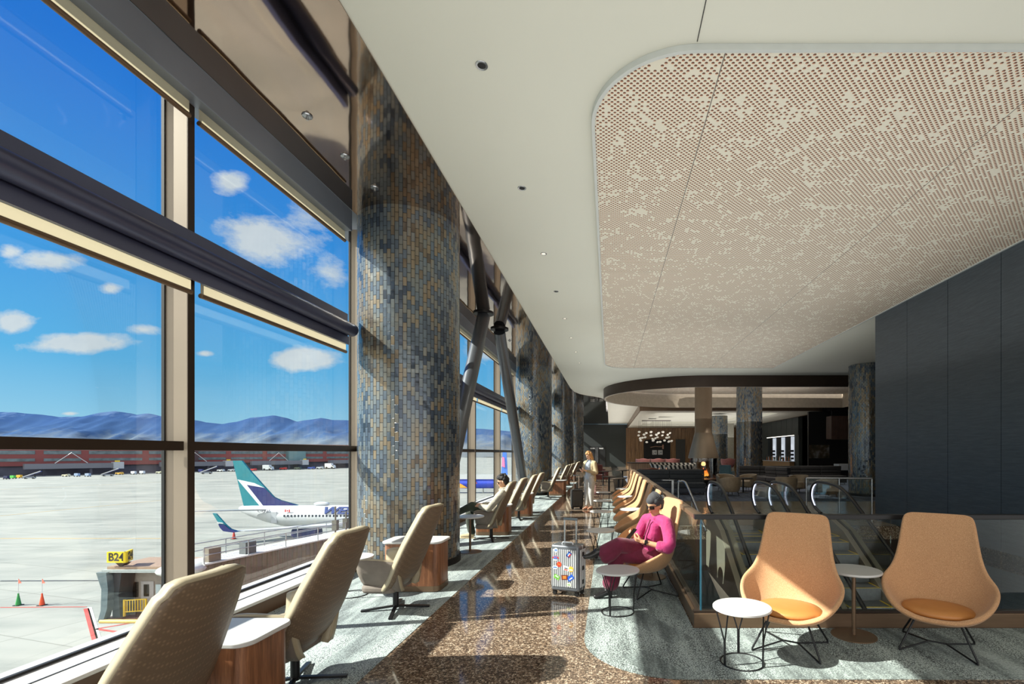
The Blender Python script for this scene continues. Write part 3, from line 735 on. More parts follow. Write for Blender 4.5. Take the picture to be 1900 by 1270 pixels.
# ---- placing the window row
ch = taupe_chair('taupe high-back swivel chair nearest the camera, seen from behind in the lower left')
ch.location = (-2.24,2.20,0.0); ch.rotation_euler = (0,0,0.02)
ROW = [(3.45,-0.02,'taupe high-back swivel chair second from the camera, right of the walnut table'),
       (5.08,-0.06,'taupe high-back swivel chair in front of the nearest tiled column'),
       (9.20,0.0,'taupe high-back swivel chair in which the man in the pale jacket sits'),
       (10.45,0.0,'taupe high-back swivel chair just beyond the seated man'),
       (12.0,0.0,'taupe high-back swivel chair second beyond the seated man'),
       (13.25,0.0,'taupe high-back swivel chair just before the second tiled column'),
       (17.8,0.06,'taupe high-back swivel chair turned to the window beside the second column'),
       (21.4,0.0,None),(22.6,0.0,None),(24.2,0.0,None),(25.4,0.0,None),(28.6,0.0,None),(29.8,0.0,None)]
far = ['first taupe swivel chair in the far row past the second column','second taupe swivel chair in the far row past the second column','third taupe swivel chair in the far row past the second column','fourth taupe swivel chair in the far row past the second column','next to last taupe swivel chair of the far row by the windows','very last taupe swivel chair of the far row by the windows']
j = 0
for y, r, lab in ROW:
    if lab is None: lab = far[j]; j += 1
    dup(ch, (-2.24,y,0), r, lab, 'taupe swivel chairs facing the windows')
ch['group'] = 'taupe swivel chairs facing the windows'
ct = cabinet_table('walnut cabinet table with white top between the two nearest taupe chairs')
ct.location = (-2.34,2.86,0)
G = 'walnut cabinet tables between the taupe chairs'; ct['group'] = G
for y, lab in ((5.90,'walnut cabinet table with white top at the foot of the nearest tiled column'),(9.83,'walnut cabinet table with white top right behind the seated man'),(12.62,'walnut cabinet table with white top just before the second column'),(18.6,'walnut cabinet table with white top beside the second column'),(22.0,'walnut cabinet table with white top, first of the far row'),(24.8,'walnut cabinet table with white top, second of the far row'),(29.2,'walnut cabinet table with white top, last of the far row')):
    dup(ct, (-2.34,y,0) if y != 18.6 else (-2.0,18.75,0), 0, lab, G)
# ---- tan chairs
tc = tan_chair('tan felt shell chair in front of the balustrade, left of the pair on the right')
tc.location = (1.55,4.115,0); tc.rotation_euler = (0,0,-0.53)
dup(tc, (2.785,4.10,0), -0.60, 'tan felt shell chair in front of the dark wall, rightmost in the photo')
RW_ = [(5.72,'tan felt shell chair holding the woman in magenta'),(7.1,'tan felt shell chair right behind the woman in magenta'),(8.42,'third tan felt shell chair from the front in the aisle row'),(9.75,'fourth tan felt shell chair from the front in the aisle row'),(11.05,'fifth tan felt shell chair from the front in the aisle row'),(12.4,'sixth tan felt shell chair from the front in the aisle row'),(13.65,'seventh tan felt shell chair from the front in the aisle row'),(15.0,'eighth tan felt shell chair, last of the aisle row')]
for i, (y, lab) in enumerate(RW_):
    dup(tc, (0.44 if i else 0.50, y, 0), -PI/2+(0.27 if i == 0 else 0.0), lab, 'tan shell chairs along the balustrade')
pt = pedestal_table('white round pedestal table between the two big tan chairs on the right')
pt.location = (2.205,4.355,0); GP = 'white pedestal tables between tan chairs'; pt['group'] = GP
for x, y, lab in ((0.56,6.41,'white round pedestal table on bronze disc just behind the woman in magenta'),(0.43,9.08,'white round pedestal table between the third and fourth aisle chairs'),(0.43,11.73,'white round pedestal table between the fifth and sixth aisle chairs'),(0.43,14.32,'white round pedestal table between the last two aisle chairs'),(-2.31,8.04,'white round pedestal table in front of the seated man, half behind the column')):
    dup(pt, (x,y,0), 0, lab, GP)
wt = wire_table('white round wire table at front right, before the left tan chair')
wt.location = (1.045,3.80,0); wt.rotation_euler = (0,0,-0.25); GW = 'small round wire tables beside the tan chairs'; wt['group'] = GW
for x, y, lab, r in ((0.09,5.0,'white round wire table in front of the woman in magenta',0.4),(-0.13,7.58,'round wire table second from the front along the aisle',0.2),(-0.17,10.05,'round wire table third from the front along the aisle',0.9),(-0.17,12.30,'round wire table fourth from the front along the aisle',0.1),(-0.17,14.9,'round wire table fifth from the front along the aisle',0.6),(-2.98,5.62,'round wire table by the window left of the third taupe chair',0.7)):
    dup(wt, (x,y,0), r, lab, GW)

# ================================================================== LUGGAGE
def suitcase(label, cat, loc, rz, w, d, h, shell, trim, handle_h, rib_m, stick=False):
    t = thing('rolling_suitcase', label, cat, loc, rz)
    z0 = 0.055
    mb = MB(); mb.prism(rrect(-w/2,w/2,-d/2,d/2,0.035,6), z0, z0+h); mb.build('shell', shell, t, smooth=50, bevel=0.022, seg=3)
    mb = MB(); n = max(5, int(w/0.028))
    for k in range(n):
        x = -w/2+0.04+(w-0.08)*k/(n-1); mb.box(x-0.008,x+0.008,-d/2-0.008,d/2+0.008,z0+0.05,z0+h-0.05)
    for k in range(5):
        y = -d/2+0.04+(d-0.08)*k/4; mb.box(-w/2-0.008,w/2+0.008,y-0.008,y+0.008,z0+0.05,z0+h-0.05)
    mb.build('ribs', rib_m, t, smooth=0, bevel=0.003)  # ribs lighter than the shell, painting shade into the grooves
    mb = MB(); mb.prism(rrect(-w/2-0.003,w/2+0.003,-0.012,0.012,0.01,3), z0+0.01, z0+h-0.004); mb.build('frame_band', trim, t, bevel=0.004)
    for sx in (-1,1):
        for sy in (-1,1):
            wh = MB(); wh.lathe([(0.024,-0.016),(0.027,-0.008),(0.027,0.008),(0.024,0.016)], 18, (sx*(w/2-0.04),sy*(d/2-0.035),0.0275), 'y')
            wo = wh.build('wheel', M['rubber'], t)
            MB().cbox((sx*(w/2-0.04),sy*(d/2-0.035),0.058),(0.05,0.045,0.026)).build('caster', M['black'], wo, bevel=0.006)
    for sx in (-0.075, 0.075): MB().bar((sx,d/2-0.045,z0+h-0.01),(sx,d/2-0.045,handle_h-0.02),0.02,0.014).build('handle_rod', M['chrome'], t)
    MB().bar((-0.092,d/2-0.045,handle_h-0.012),(0.092,d/2-0.045,handle_h-0.012),0.03,0.028).build('pull_handle', mat('grey_grip', C(104,116,124), 0.4, 0.2), t, bevel=0.008)
    mb = MB(); mb.tube([(-0.07,-0.02,z0+h),(-0.06,-0.02,z0+h+0.022),(0.06,-0.02,z0+h+0.022),(0.07,-0.02,z0+h)],0.009,8); mb.build('top_handle', trim, t)
    for k in (0.2,0.5,0.8): MB().cbox((w/2+0.006,0.0,z0+h*k),(0.012,0.045,0.05)).build('latch', M['black'], t, bevel=0.004)
    if stick:
        Y = -d/2-0.0095
        def st(x, z, shape, cols, rot=0.0, s=0.03):
            mb = MB(); mb.X = Matrix.Translation((x,Y,z)) @ Matrix.Rotation(rot,4,'Y')
            if shape == 'disc': mb.lathe([(s,-0.001),(s,0.0)], 24, (0,0,0), 'y')
            elif shape == 'arch': mb.prism([(s*1.2*math.cos(a), s*0.8*math.sin(a)) for a in [PI*i/12 for i in range(13)]], -0.001, 0, 'y')
            else: mb.prism([(-s*1.2,-s*0.8),(s*1.2,-s*0.8),(s*1.2,s*0.8),(-s*1.2,s*0.8)], -0.001, 0, 'y')
            o = mb.build('sticker', mat('sticker_'+shape, cols[0], 0.4), t, smooth=0)
            mb = MB(); mb.X = Matrix.Translation((x,Y-0.0012,z)) @ Matrix.Rotation(rot,4,'Y')
            for k, cc in enumerate(cols[1:]):
                mb.cur = k; q = (k-(len(cols)-2)/2)*s*0.5
                mb.prism([(-s*0.75,q-s*0.17),(s*0.75,q-s*0.17),(s*0.6,q+s*0.17),(-s*0.6,q+s*0.17)], -0.001, 0, 'y')
            mb.build('print', [mat('sticker_ink', c, 0.4) for c in cols[1:]], o, smooth=0)
        w_, b_, r_, y_, g_, k_ = C(225,228,228), C(48,110,190), C(216,60,40), C(246,190,60), C(90,150,60), C(40,30,30)
        st(-0.105,z0+0.47,'disc',[w_,b_,b_],0,0.026); st(-0.11,z0+0.375,'arch',[r_,w_,b_,b_],0,0.036)
        st(-0.065,z0+0.31,'disc',[r_,C(240,120,40)],0.3,0.03); st(-0.115,z0+0.265,'arch',[w_,w_,b_],0,0.032)
        st(-0.095,z0+0.16,'rect',[C(120,180,80),g_,w_],0.45,0.03); st(0.06,z0+0.43,'rect',[C(30,40,110),r_,w_,b_],-0.9,0.028)
        st(0.025,z0+0.27,'rect',[w_,r_,k_,w_],0.2,0.032); st(0.085,z0+0.265,'disc',[C(245,170,70),w_,y_],0,0.032)
        st(0.005,z0+0.165,'rect',[C(110,50,30),C(240,140,60),C(240,140,60)],-0.1,0.034); st(0.08,z0+0.165,'rect',[C(40,90,190),w_,C(40,90,190)],-0.6,0.034); st(0.06,z0+0.085,'rect',[C(210,220,190),g_],0,0.024)
    return t
silver = mat('silver_aluminium', C(214,217,220), 0.35, 0.45, 0.04, 3)
suitcase('silver ribbed aluminium cabin suitcase covered in stickers, standing in the aisle', 'suitcase', (-0.475,5.66,0.0), -0.36, 0.36, 0.21, 0.53, mat('shaded_groove_aluminium', C(120,124,130), 0.35, 0.6), silver, 0.88, silver, True)
suitcase('dark grey ribbed cabin suitcase beside the standing woman', 'suitcase', (-0.95,14.25,0.0), 0.3, 0.34, 0.2, 0.52, mat('charcoal_shell', C(48,46,45), 0.3, 0.4), M['black'], 1.0, mat('charcoal_ribs', C(88,86,84), 0.3, 0.4))
# ================================================================== PEOPLE
def capsules(chains, n=14):
    """chains of (x,y,z,r); each becomes a tapered tube with ball joints"""
    mb = MB()
    for ch_ in chains:
        pts = [Vector(p[:3]) for p in ch_]; rs = [p[3] for p in ch_]
        for p, r in zip(pts, rs): mb.ball(p, r, n, 8)
        for i in range(len(pts)-1):
            if (pts[i+1]-pts[i]).length > 1e-4: mb.tube([pts[i], pts[i+1]], [rs[i], rs[i+1]], n)
    return mb
def head_mb(c, f, up, s=1.0):
    """a head with brow, nose, lips, chin and ears; c = centre, f = facing"""
    f = Vector(f).normalized(); up = Vector(up); up = (up-f*up.dot(f)).normalized(); l = up.cross(f)
    mb = MB(); n, m = 48, 36; vs = []; fs = []
    for j in range(m+1):
        th = PI*j/m
        for i in range(n):
            a = 2*PI*i/n; x, y, z = math.sin(th)*math.cos(a), math.sin(th)*math.sin(a), math.cos(th)
            X, Y, Z = x*0.094, y*0.074, z*0.118
            if z < 0:
                k = 1-0.34*(-z)**1.4; Y *= k
                if x < 0: X *= 1-0.35*(-z)
                else: X *= 1-0.06*(-z)
            if x > 0.3:
                g = lambda y0, z0, sy, sz: math.exp(-((Y-y0)/sy)**2-((Z-z0)/sz)**2)
                X += 0.024*g(0,-0.022,0.010,0.016)+0.012*g(0,0.0,0.008,0.02)
                X -= 0.011*(g(0.031,0.006,0.017,0.013)+g(-0.031,0.006,0.017,0.013))
                X += 0.007*g(0,-0.056,0.018,0.008)+0.008*g(0,-0.094,0.02,0.016)+0.004*g(0,0.03,0.05,0.012)
            vs.append(Vector(c)+(f*X+l*Y+up*Z)*s)
    for j in range(m):
        for i in range(n): fs.append((j*n+i, j*n+(i+1)%n, (j+1)*n+(i+1)%n, (j+1)*n+i))
    mb.add(vs, fs)
    for q in (-1, 1):
        e = Vector(c)+(f*-0.012+l*q*0.076+up*-0.005)*s
        mb.ball(e, (0.014*s,0.014*s,0.03*s), 10, 8)
    fr = lambda a, b, d: Vector(c)+(f*a+l*b+up*d)*s
    return mb, fr
def hand_chains(wr, d, nrm, thumb, curl=0.6, k=1.0):
    """palm plus four unequal fingers and a thumb. d = pointing dir, nrm = palm normal (fingers curl towards it), thumb = side the thumb is on"""
    d = Vector(d).normalized(); nrm = Vector(nrm); nrm = (nrm-d*nrm.dot(d)).normalized(); sd = Vector(thumb); sd = (sd-d*sd.dot(d)-nrm*sd.dot(nrm)).normalized()
    wr = Vector(wr); out = []
    P = lambda a, b, c_, r: (*(wr+(d*a+sd*b+nrm*c_)*k), r*k)
    for b in (-0.028,-0.009,0.011,0.028): out.append([P(0.0,b*0.5,0,0.019), P(0.075,b,0,0.0125)])
    for b, L in ((-0.032,0.058),(-0.011,0.075),(0.011,0.082),(0.032,0.074)):
        pts = [P(0.078,b,0,0.0098)]; ang = 0; pos = wr+(d*0.078+sd*b)*k
        for q, r in ((0.45,0.0092),(0.30,0.0084),(0.25,0.0074)):
            ang += curl*0.75; pos = pos+(d*math.cos(ang)+nrm*math.sin(ang))*L*q*k; pts.append((*pos, r*k))
        out.append(pts)
    out.append([P(0.02,0.022,0.004,0.015), P(0.05,0.05,0.016,0.0115), P(0.078,0.058,0.034,0.0098), P(0.098,0.054,0.05,0.0085)])
    return out
def fused(name, mb, m, parent, voxel=0.006, smooth=6, fac=0.5):
    """one continuous surface out of overlapping solids"""
    o = mb.build(name, m, parent, world=True, smooth=180, fix=True)
    md = o.modifiers.new('r', 'REMESH'); md.mode = 'VOXEL'; md.voxel_size = voxel; md.use_smooth_shade = True
    if smooth:
        ms = o.modifiers.new('s', 'SMOOTH'); ms.iterations = smooth; ms.factor = fac
    dg = bpy.context.evaluated_depsgraph_get(); dg.update()
    me = bpy.data.meshes.new_from_object(o.evaluated_get(dg)); o.modifiers.clear(); old = o.data; o.data = me; bpy.data.meshes.remove(old)
    me.name = name; me.polygons.foreach_set('use_smooth', [True]*len(me.polygons))
    return o
def cloth(name, col, rough=0.85, bump=0.5, sheen=0.2, scale=9):
    m, t, p = base_mat(name); v = t.coord('Object')
    w = t.noise(v, scale, 3, 0.55, 0.8)
    t.put(p.inputs['Base Color'], t.ramp(w, [(0.3, tuple(c*0.78 for c in col[:3])), (0.65, col)])); p.inputs['Roughness'].default_value = rough
    p.inputs['Sheen Weight'].default_value = sheen
    t.put(p.inputs['Normal'], t.bump(t.m('ADD', w, t.m('MULTIPLY', t.noise(v, 300, 2), 0.06)), bump, 0.03)); return m
def skin(name, col):
    m, t, p = base_mat(name); v = t.coord('Object')
    t.put(p.inputs['Base Color'], t.ramp(t.noise(v, 22, 3), [(0.3, tuple(c*0.9 for c in col[:3])), (0.7, col)])); p.inputs['Roughness'].default_value = 0.5
    p.inputs['Subsurface Weight'].default_value = 0.08; p.inputs['Subsurface Radius'].default_value = (0.02,0.008,0.004); return m
def add(mb, other):
    o = len(mb.v); mb.v += other.v; mb.f += [tuple(i+o for i in f) for f in other.f]; mb.mi += other.mi; return mb
def sunglasses(parent, fr, dark):
    mb = MB()
    for q in (-1, 1):
        mb.grid([[fr(0.098-0.010*abs(b-0.0)/0.06-0.016*((b/0.058)**2), q*b, z) for b in (0.006,0.018,0.032,0.046,0.058)] for z in (-0.022,-0.012,0.002,0.014,0.018)])
    g = mb.build('sunglasses', dark, parent, world=True, smooth=60, solid=0.006)
    mb = MB(); mb.tube([fr(0.098,-0.012,0.008), fr(0.104,0,0.01), fr(0.098,0.012,0.008)], 0.003, 8)
    for q in (-1, 1): mb.tube([fr(0.078,q*0.06,0.012), fr(0.04,q*0.077,0.012), fr(-0.02,q*0.08,0.006)], 0.0035, 8)
    o = mb.build('frame', M['black'], g, smooth=60)
    o.data.transform(Matrix.Translation(-Vector(parent.location)))
    return g

# ---------------------------------------------------------------- seated woman in magenta
W = thing('person', 'seated person in magenta shirt and trousers, dark turban, sunglasses, looking at a phone', 'person', (0.5,5.72,0))
sk = skin('skin_warm', C(206,150,116)); mg = cloth('magenta_linen', C(166,32,98), 0.8, 0.55, 0.25); mgd = cloth('magenta_trousers', C(108,16,54), 0.8, 0.6, 0.2, 7)
HC = (0.528,5.625,1.042); HF = (-0.70,-0.68,-0.24)
hm, fr = head_mb(HC, HF, (0.05,0,1), 1.0)
shN, shF = (0.655,5.50,0.845), (0.455,5.80,0.845)
elN, elF = (0.655,5.30,0.60), (0.36,5.86,0.62)
wrN, wrF = (0.37,5.375,0.665), (0.30,5.60,0.685)
hN = hand_chains(wrN, (-0.95,0.25,0.30), (0.2,0.55,0.6), (0.1,0.25,0.9), 0.75, 0.9)
hF = hand_chains(wrF, (-0.75,-0.55,0.30), (0.3,-0.6,0.6), (0.1,-0.15,0.9), 0.75, 0.9)
kL, kR = (0.10,5.60,0.475), (0.11,5.49,0.625)          # lower knee, crossed-over knee
anL, anR = (-0.02,5.50,0.11), (-0.125,5.42,0.545)
hipN, hipF = (0.56,5.60,0.44), (0.52,5.80,0.44)
body = capsules([[(*HC[:2],0.96,0.047),(0.565,5.65,0.90,0.05),(0.575,5.66,0.84,0.07)],
    [(0.545,5.70,0.46,0.125),(0.565,5.69,0.60,0.115),(0.565,5.66,0.74,0.12),(0.565,5.66,0.82,0.085)],
    [(*shN,0.055),(0.56,5.65,0.86,0.06),(*shF,0.055)],
    [(*shN,0.05),(*elN,0.037),(*wrN,0.0255)],[(*shF,0.05),(*elF,0.037),(*wrF,0.0255)],
    [(*hipN,0.085),(*kL,0.058),(anL[0],anL[1],anL[2]+0.03,0.038)],[(*hipF,0.085),(*kR,0.058),(*anR,0.038)]]+hN+hF, 12)
fused('body', add(body, hm), sk, W, 0.005, 3)
# shirt
sh = capsules([[(0.545,5.71,0.47,0.15),(0.545,5.70,0.56,0.145),(0.56,5.69,0.66,0.14),(0.565,5.665,0.76,0.135),(0.565,5.66,0.835,0.10)],
    [(0.50,5.62,0.55,0.11),(0.51,5.60,0.68,0.105),(0.53,5.60,0.78,0.09)],
    [(*shN,0.075),(0.60,5.58,0.875,0.068),(0.51,5.72,0.875,0.068),(*shF,0.075)],
    [(*shN,0.076),(0.672,5.42,0.74,0.074),(0.672,5.335,0.64,0.070),(0.650,5.306,0.603,0.066),(0.565,5.335,0.618,0.060)],
    [(*shF,0.078),(0.405,5.835,0.74,0.078),(*elF,0.070),(0.345,5.79,0.635,0.058)],
    [(0.535,5.59,0.895,0.03),(0.60,5.62,0.905,0.035),(0.545,5.71,0.90,0.033)]], 16)
fused('shirt', sh, mg, W, 0.007, 5)
# front placket, collar
mb = MB(); mb.tube(curve_pts([(0.475,5.56,0.885),(0.440,5.535,0.80),(0.405,5.53,0.70),(0.385,5.53,0.60)],4), 0.008, 8); mb.build('placket', mgd, W, True, 180)
# trousers, wide legs
tr = capsules([[(0.55,5.58,0.45,0.125),(0.53,5.80,0.45,0.115)],
    [(*hipN,0.115),(0.33,5.60,0.46,0.10),(*kL,0.088),(0.06,5.55,0.30,0.088),(0.02,5.52,0.17,0.098)],
    [(*hipF,0.115),(0.32,5.65,0.54,0.10),(kR[0],kR[1],kR[2]-0.02,0.085),(0.03,5.46,0.575,0.082),(-0.045,5.44,0.535,0.086)],
    [(0.08,5.48,0.56,0.075),(0.02,5.45,0.50,0.075),(-0.03,5.44,0.475,0.07)]], 18)
fused('trousers', tr, mgd, W, 0.007, 5)
# boots
bm_ = cloth('black_boot_leather', C(26,24,26), 0.28, 0.15, 0.0)
b1 = capsules([[(-0.005,5.505,0.20,0.045),(-0.01,5.50,0.09,0.042),(0.0,5.505,0.062,0.037)],[(-0.012,5.50,0.075,0.042),(-0.08,5.475,0.048,0.036),(-0.15,5.455,0.028,0.026)]], 14)
b1.box(0.0,0.035,5.492,5.522,0.002,0.07); fused('boot', b1, bm_, W, 0.005, 3)
b2 = capsules([[(-0.06,5.44,0.56,0.045),(-0.13,5.42,0.545,0.042)],[(-0.125,5.42,0.54,0.042),(-0.19,5.405,0.505,0.037),(-0.265,5.39,0.49,0.026)]], 14)
b2.bar((-0.135,5.418,0.52),(-0.15,5.41,0.465),0.03,0.034); fused('boot', b2, bm_, W, 0.005, 3)
# turban
tb = cloth('charcoal_turban', C(58,58,62), 0.8, 0.3, 0.1)
up_ = Vector((0.05,0,1))
mb = MB()
for k, (a, d, r) in enumerate(((0.035,0.085,0.062),(-0.005,0.09,0.078),(-0.045,0.07,0.078),(-0.08,0.03,0.068),(-0.085,-0.005,0.055))):
    mb.ball(fr(a,0,d-0.018), (r,r,r), 20, 14)
for q in (-1,1):
    mb.ball(fr(0.02,q*0.045,0.055), 0.043, 14, 10); mb.ball(fr(-0.04,q*0.05,0.03), 0.045, 14, 10); mb.ball(fr(-0.05,q*0.045,-0.03), 0.036, 14, 10)
tbo = fused('turban', mb, tb, W, 0.005, 5)
mb = MB()
for k in range(6):
    a = -0.3+k*0.36
    pts = []
    for i in range(9):
        b = -1.15+2.3*i/8; rr = 0.108
        pts.append(fr(-0.028+0.0+rr*math.cos(b)*math.cos(a)*0.98-0.012, rr*math.sin(b)*0.86, 0.045+rr*math.cos(b)*math.sin(a)*0.98-0.01*abs(b)))
    mb.tube(pts, 0.010, 8)
mb.build('turban_folds', tb, W, True, 180)
sunglasses(W, fr, M['lens'])
mb = MB(); mb.ball(fr(0.088,0,-0.056), (0.012,0.014,0.006), 12, 8); mb.build('lips', mat('lips_rose', C(176,84,80), 0.4), W, True, 180)
e = fr(-0.005,0.083,-0.055); mb = MB(); mb.ball(e, (0.006,0.006,0.012), 8, 6); mb.build('earring', mat('gold', C(220,190,120), 0.25, 0.9), W, True, 180)
mb = MB(); wv = (Vector(wrN)*0.86+Vector(elN)*0.14); dv = (Vector(elN)-Vector(wrN)).normalized()
mb.tube([wv-dv*0.012, wv+dv*0.012], 0.0315, 16); wo = mb.build('watch_strap', M['blackmatte'], W, True, 60)
mb = MB(); q = wv-Vector((0.0,0.03,0.0))+Vector((0,-0.002,0.012)); mb.cbox(tuple(q), (0.036,0.012,0.036)); mb.build('watch_face', M['lens'], wo, False, 30, bevel=0.004).data.transform(Matrix.Translation(-Vector(W.location)))
ph = thing('phone', 'black mobile phone held by the seated person in magenta', 'phone', (0.255,5.46,0.735))
mb = MB(); mb.X = Matrix.Translation((0.255,5.462,0.738)) @ Matrix.Rotation(0.55,4,'Z') @ Matrix.Rotation(-0.75,4,'Y'); mb.box(-0.072,0.072,-0.036,0.036,-0.004,0.004); mb.build('case', M['lens'], ph, True, 30, bevel=0.003)
mb = MB(); mb.X = Matrix.Translation((0.255,5.462,0.738)) @ Matrix.Rotation(0.55,4,'Z') @ Matrix.Rotation(-0.75,4,'Y'); mb.box(-0.066,-0.036,-0.03,0.0,-0.007,-0.0045); mb.build('camera_bump', M['chrome'], ph, True, 30)

# ---------------------------------------------------------------- seated man
Mn = thing('person', 'seated person in off-white jacket and dark green trousers, facing the window', 'person', (-2.15,9.15,0))
def lean(mb):
    # settle him forward in the seat: hips most, head least
    def dx(z): return max(0.02, 0.165-0.24*(z-0.45)) if z > 0.45 else max(0.02, 0.165*z/0.45)
    mb.v = [(x-dx(z), y, z) for x, y, z in mb.v]; return mb
sk2 = skin('skin_light_tan', C(204,156,124)); jk = cloth('offwhite_jacket', C(172,166,152), 0.8, 0.5, 0.1); tg = cloth('dark_green_trousers', C(56,62,50), 0.85, 0.5, 0.1)
HC2 = (-1.975,9.10,1.105); hm, fr = head_mb(HC2, (-1,-0.02,-0.18), (0.1,0,1), 1.02)
a_ = 8.88; b_ = 9.42
wr1, wr2 = (-2.30,8.98,0.665), (-2.33,9.22,0.665)
body = capsules([[(-1.975,9.11,1.02,0.052),(-1.955,9.12,0.94,0.058)],
    [(-2.05,9.14,0.48,0.13),(-2.0,9.14,0.65,0.125),(-1.95,9.14,0.84,0.11)],[(-1.93,a_+0.03,0.90,0.055),(-1.94,9.14,0.91,0.06),(-1.93,b_-0.03,0.90,0.055)],
    [(-1.93,a_,0.88,0.05),(-2.08,8.86,0.635,0.04),(*wr1,0.028)],[(-1.93,b_,0.88,0.05),(-2.08,9.45,0.635,0.04),(*wr2,0.028)],
    [(-2.08,9.08,0.47,0.09),(-2.47,9.04,0.66,0.06),(-2.74,9.10,0.50,0.042)],[(-2.08,9.29,0.47,0.09),(-2.52,9.30,0.50,0.06),(-2.60,9.32,0.12,0.042)]]
    +hand_chains(wr1, (-1,0.35,0.15), (0.2,0.5,-0.7), (0.0,0.5,0.8), 0.6)+hand_chains(wr2, (-1,-0.5,0.1), (0.2,-0.5,-0.7), (0.0,-0.5,0.8), 0.6), 12)
fused('body', lean(add(body, hm)), sk2, Mn, 0.006, 3)
jm = capsules([[(-2.06,9.14,0.48,0.155),(-2.0,9.14,0.64,0.155),(-1.955,9.14,0.80,0.145),(-1.95,9.14,0.88,0.10)],[(-1.93,a_+0.04,0.885,0.08),(-1.945,9.14,0.915,0.075),(-1.93,b_-0.04,0.885,0.08)],
    [(-1.93,a_,0.87,0.078),(-2.01,8.85,0.74,0.075),(-2.075,8.855,0.635,0.066),(-2.26,8.95,0.66,0.045)],[(-1.93,b_,0.87,0.078),(-2.01,9.47,0.74,0.075),(-2.08,9.45,0.635,0.066),(-2.29,9.26,0.66,0.045)],
    [(-2.0,9.04,0.965,0.026),(-1.92,9.06,0.985,0.03),(-1.915,9.18,0.985,0.03),(-2.0,9.2,0.965,0.026)]], 16)
fused('jacket', lean(jm), jk, Mn, 0.008, 4)
tm = capsules([[(-2.08,9.09,0.48,0.115),(-2.08,9.28,0.48,0.115)],[(-2.08,9.08,0.49,0.11),(-2.46,9.04,0.655,0.082),(-2.62,9.07,0.57,0.07),(-2.70,9.09,0.525,0.066)],[(-2.08,9.29,0.47,0.11),(-2.52,9.30,0.49,0.082),(-2.57,9.31,0.30,0.072),(-2.60,9.32,0.14,0.07)]], 16)
fused('trousers', lean(tm), tg, Mn, 0.008, 4)
shoe = cloth('beige_suede', C(196,176,140), 0.9, 0.2, 0.2)
s1 = capsules([[(-2.60,9.32,0.075,0.042),(-2.70,9.32,0.055,0.043),(-2.82,9.32,0.045,0.035)]], 14); s1.box(-2.86,-2.56,9.28,9.36,0.002,0.02); fused('shoe', lean(s1), shoe, Mn, 0.006, 3)
s2 = capsules([[(-2.745,9.10,0.50,0.042),(-2.82,9.10,0.455,0.042),(-2.91,9.10,0.48,0.034)]], 14); fused('shoe', lean(s2), shoe, Mn, 0.006, 3)
hr = cloth('dark_hair', C(38,32,30), 0.55, 0.9, 0.0, 40)
mb = MB()
for a, b, d, r in ((0.055,0,0.10,0.05),(0.01,0,0.112,0.06),(-0.035,0,0.09,0.068),(-0.065,0,0.045,0.062),(-0.065,0,0.0,0.052)): mb.ball(fr(a,b,d-0.01), r, 16, 12)
for q in (-1,1):
    for a, d, r in ((0.04,0.075,0.042),(0.0,0.07,0.05),(-0.035,0.04,0.05),(-0.05,-0.005,0.042),(-0.055,-0.04,0.03)): mb.ball(fr(a,q*0.04,d), r, 14, 10)
random.seed(3)
for k in range(26):
    th = random.uniform(0,PI); ph_ = random.uniform(-1.2,1.0); mb.ball(fr(-0.01+0.09*math.cos(th)*0.8,0.075*math.sin(ph_),0.075+0.055*math.sin(th)+random.uniform(-0.005,0.02)), random.uniform(0.014,0.024), 8, 6)
fused('hair', lean(mb), hr, Mn, 0.006, 2)
fr0 = fr; fr = lambda a, b, d: fr0(a,b,d)-Vector((0.02,0,0))
sunglasses(Mn, fr, M['lens'])
ph = thing('phone', 'pale mobile phone in the lap of the seated man', 'phone', (-2.55,9.10,0.71))
mb = MB(); mb.X = Matrix.Translation((-2.545,9.10,0.72)) @ Matrix.Rotation(-0.6,4,'Y'); mb.box(-0.07,0.07,-0.036,0.036,-0.004,0.004); mb.build('case', M['chrome'], ph, True, 30, bevel=0.003)

# ---------------------------------------------------------------- standing woman
F = thing('person', 'standing person with blond hair in cream blazer and white trousers beside a dark suitcase', 'person', (-0.56,14.2,0))
x0, y0 = -0.56, 14.2
sk3 = skin('skin_fair', C(226,180,152)); bz = cloth('cream_blazer', C(178,160,126), 0.8, 0.4, 0.1); wtr = cloth('white_trousers', C(184,182,178), 0.8, 0.4, 0.1); tp = cloth('pale_blue_top', C(178,188,202), 0.8, 0.3, 0.1)
HC3 = (x0-0.03,y0-0.03,1.575); hm, fr = head_mb(HC3, (-0.62,-0.62,-0.42), (-0.1,-0.1,1), 1.0)
f_ = Vector((-0.62,-0.75,0)).normalized(); l_ = Vector((-f_.y,f_.x,0))*-1      # l_ = her right-hand side in the picture
def B(a, b, z, r): p = Vector((x0,y0,0))+f_*a+l_*b; return (p.x,p.y,z,r)
w1 = B(0.27,-0.05,1.14,0.026); w2 = B(0.25,0.08,1.12,0.026)
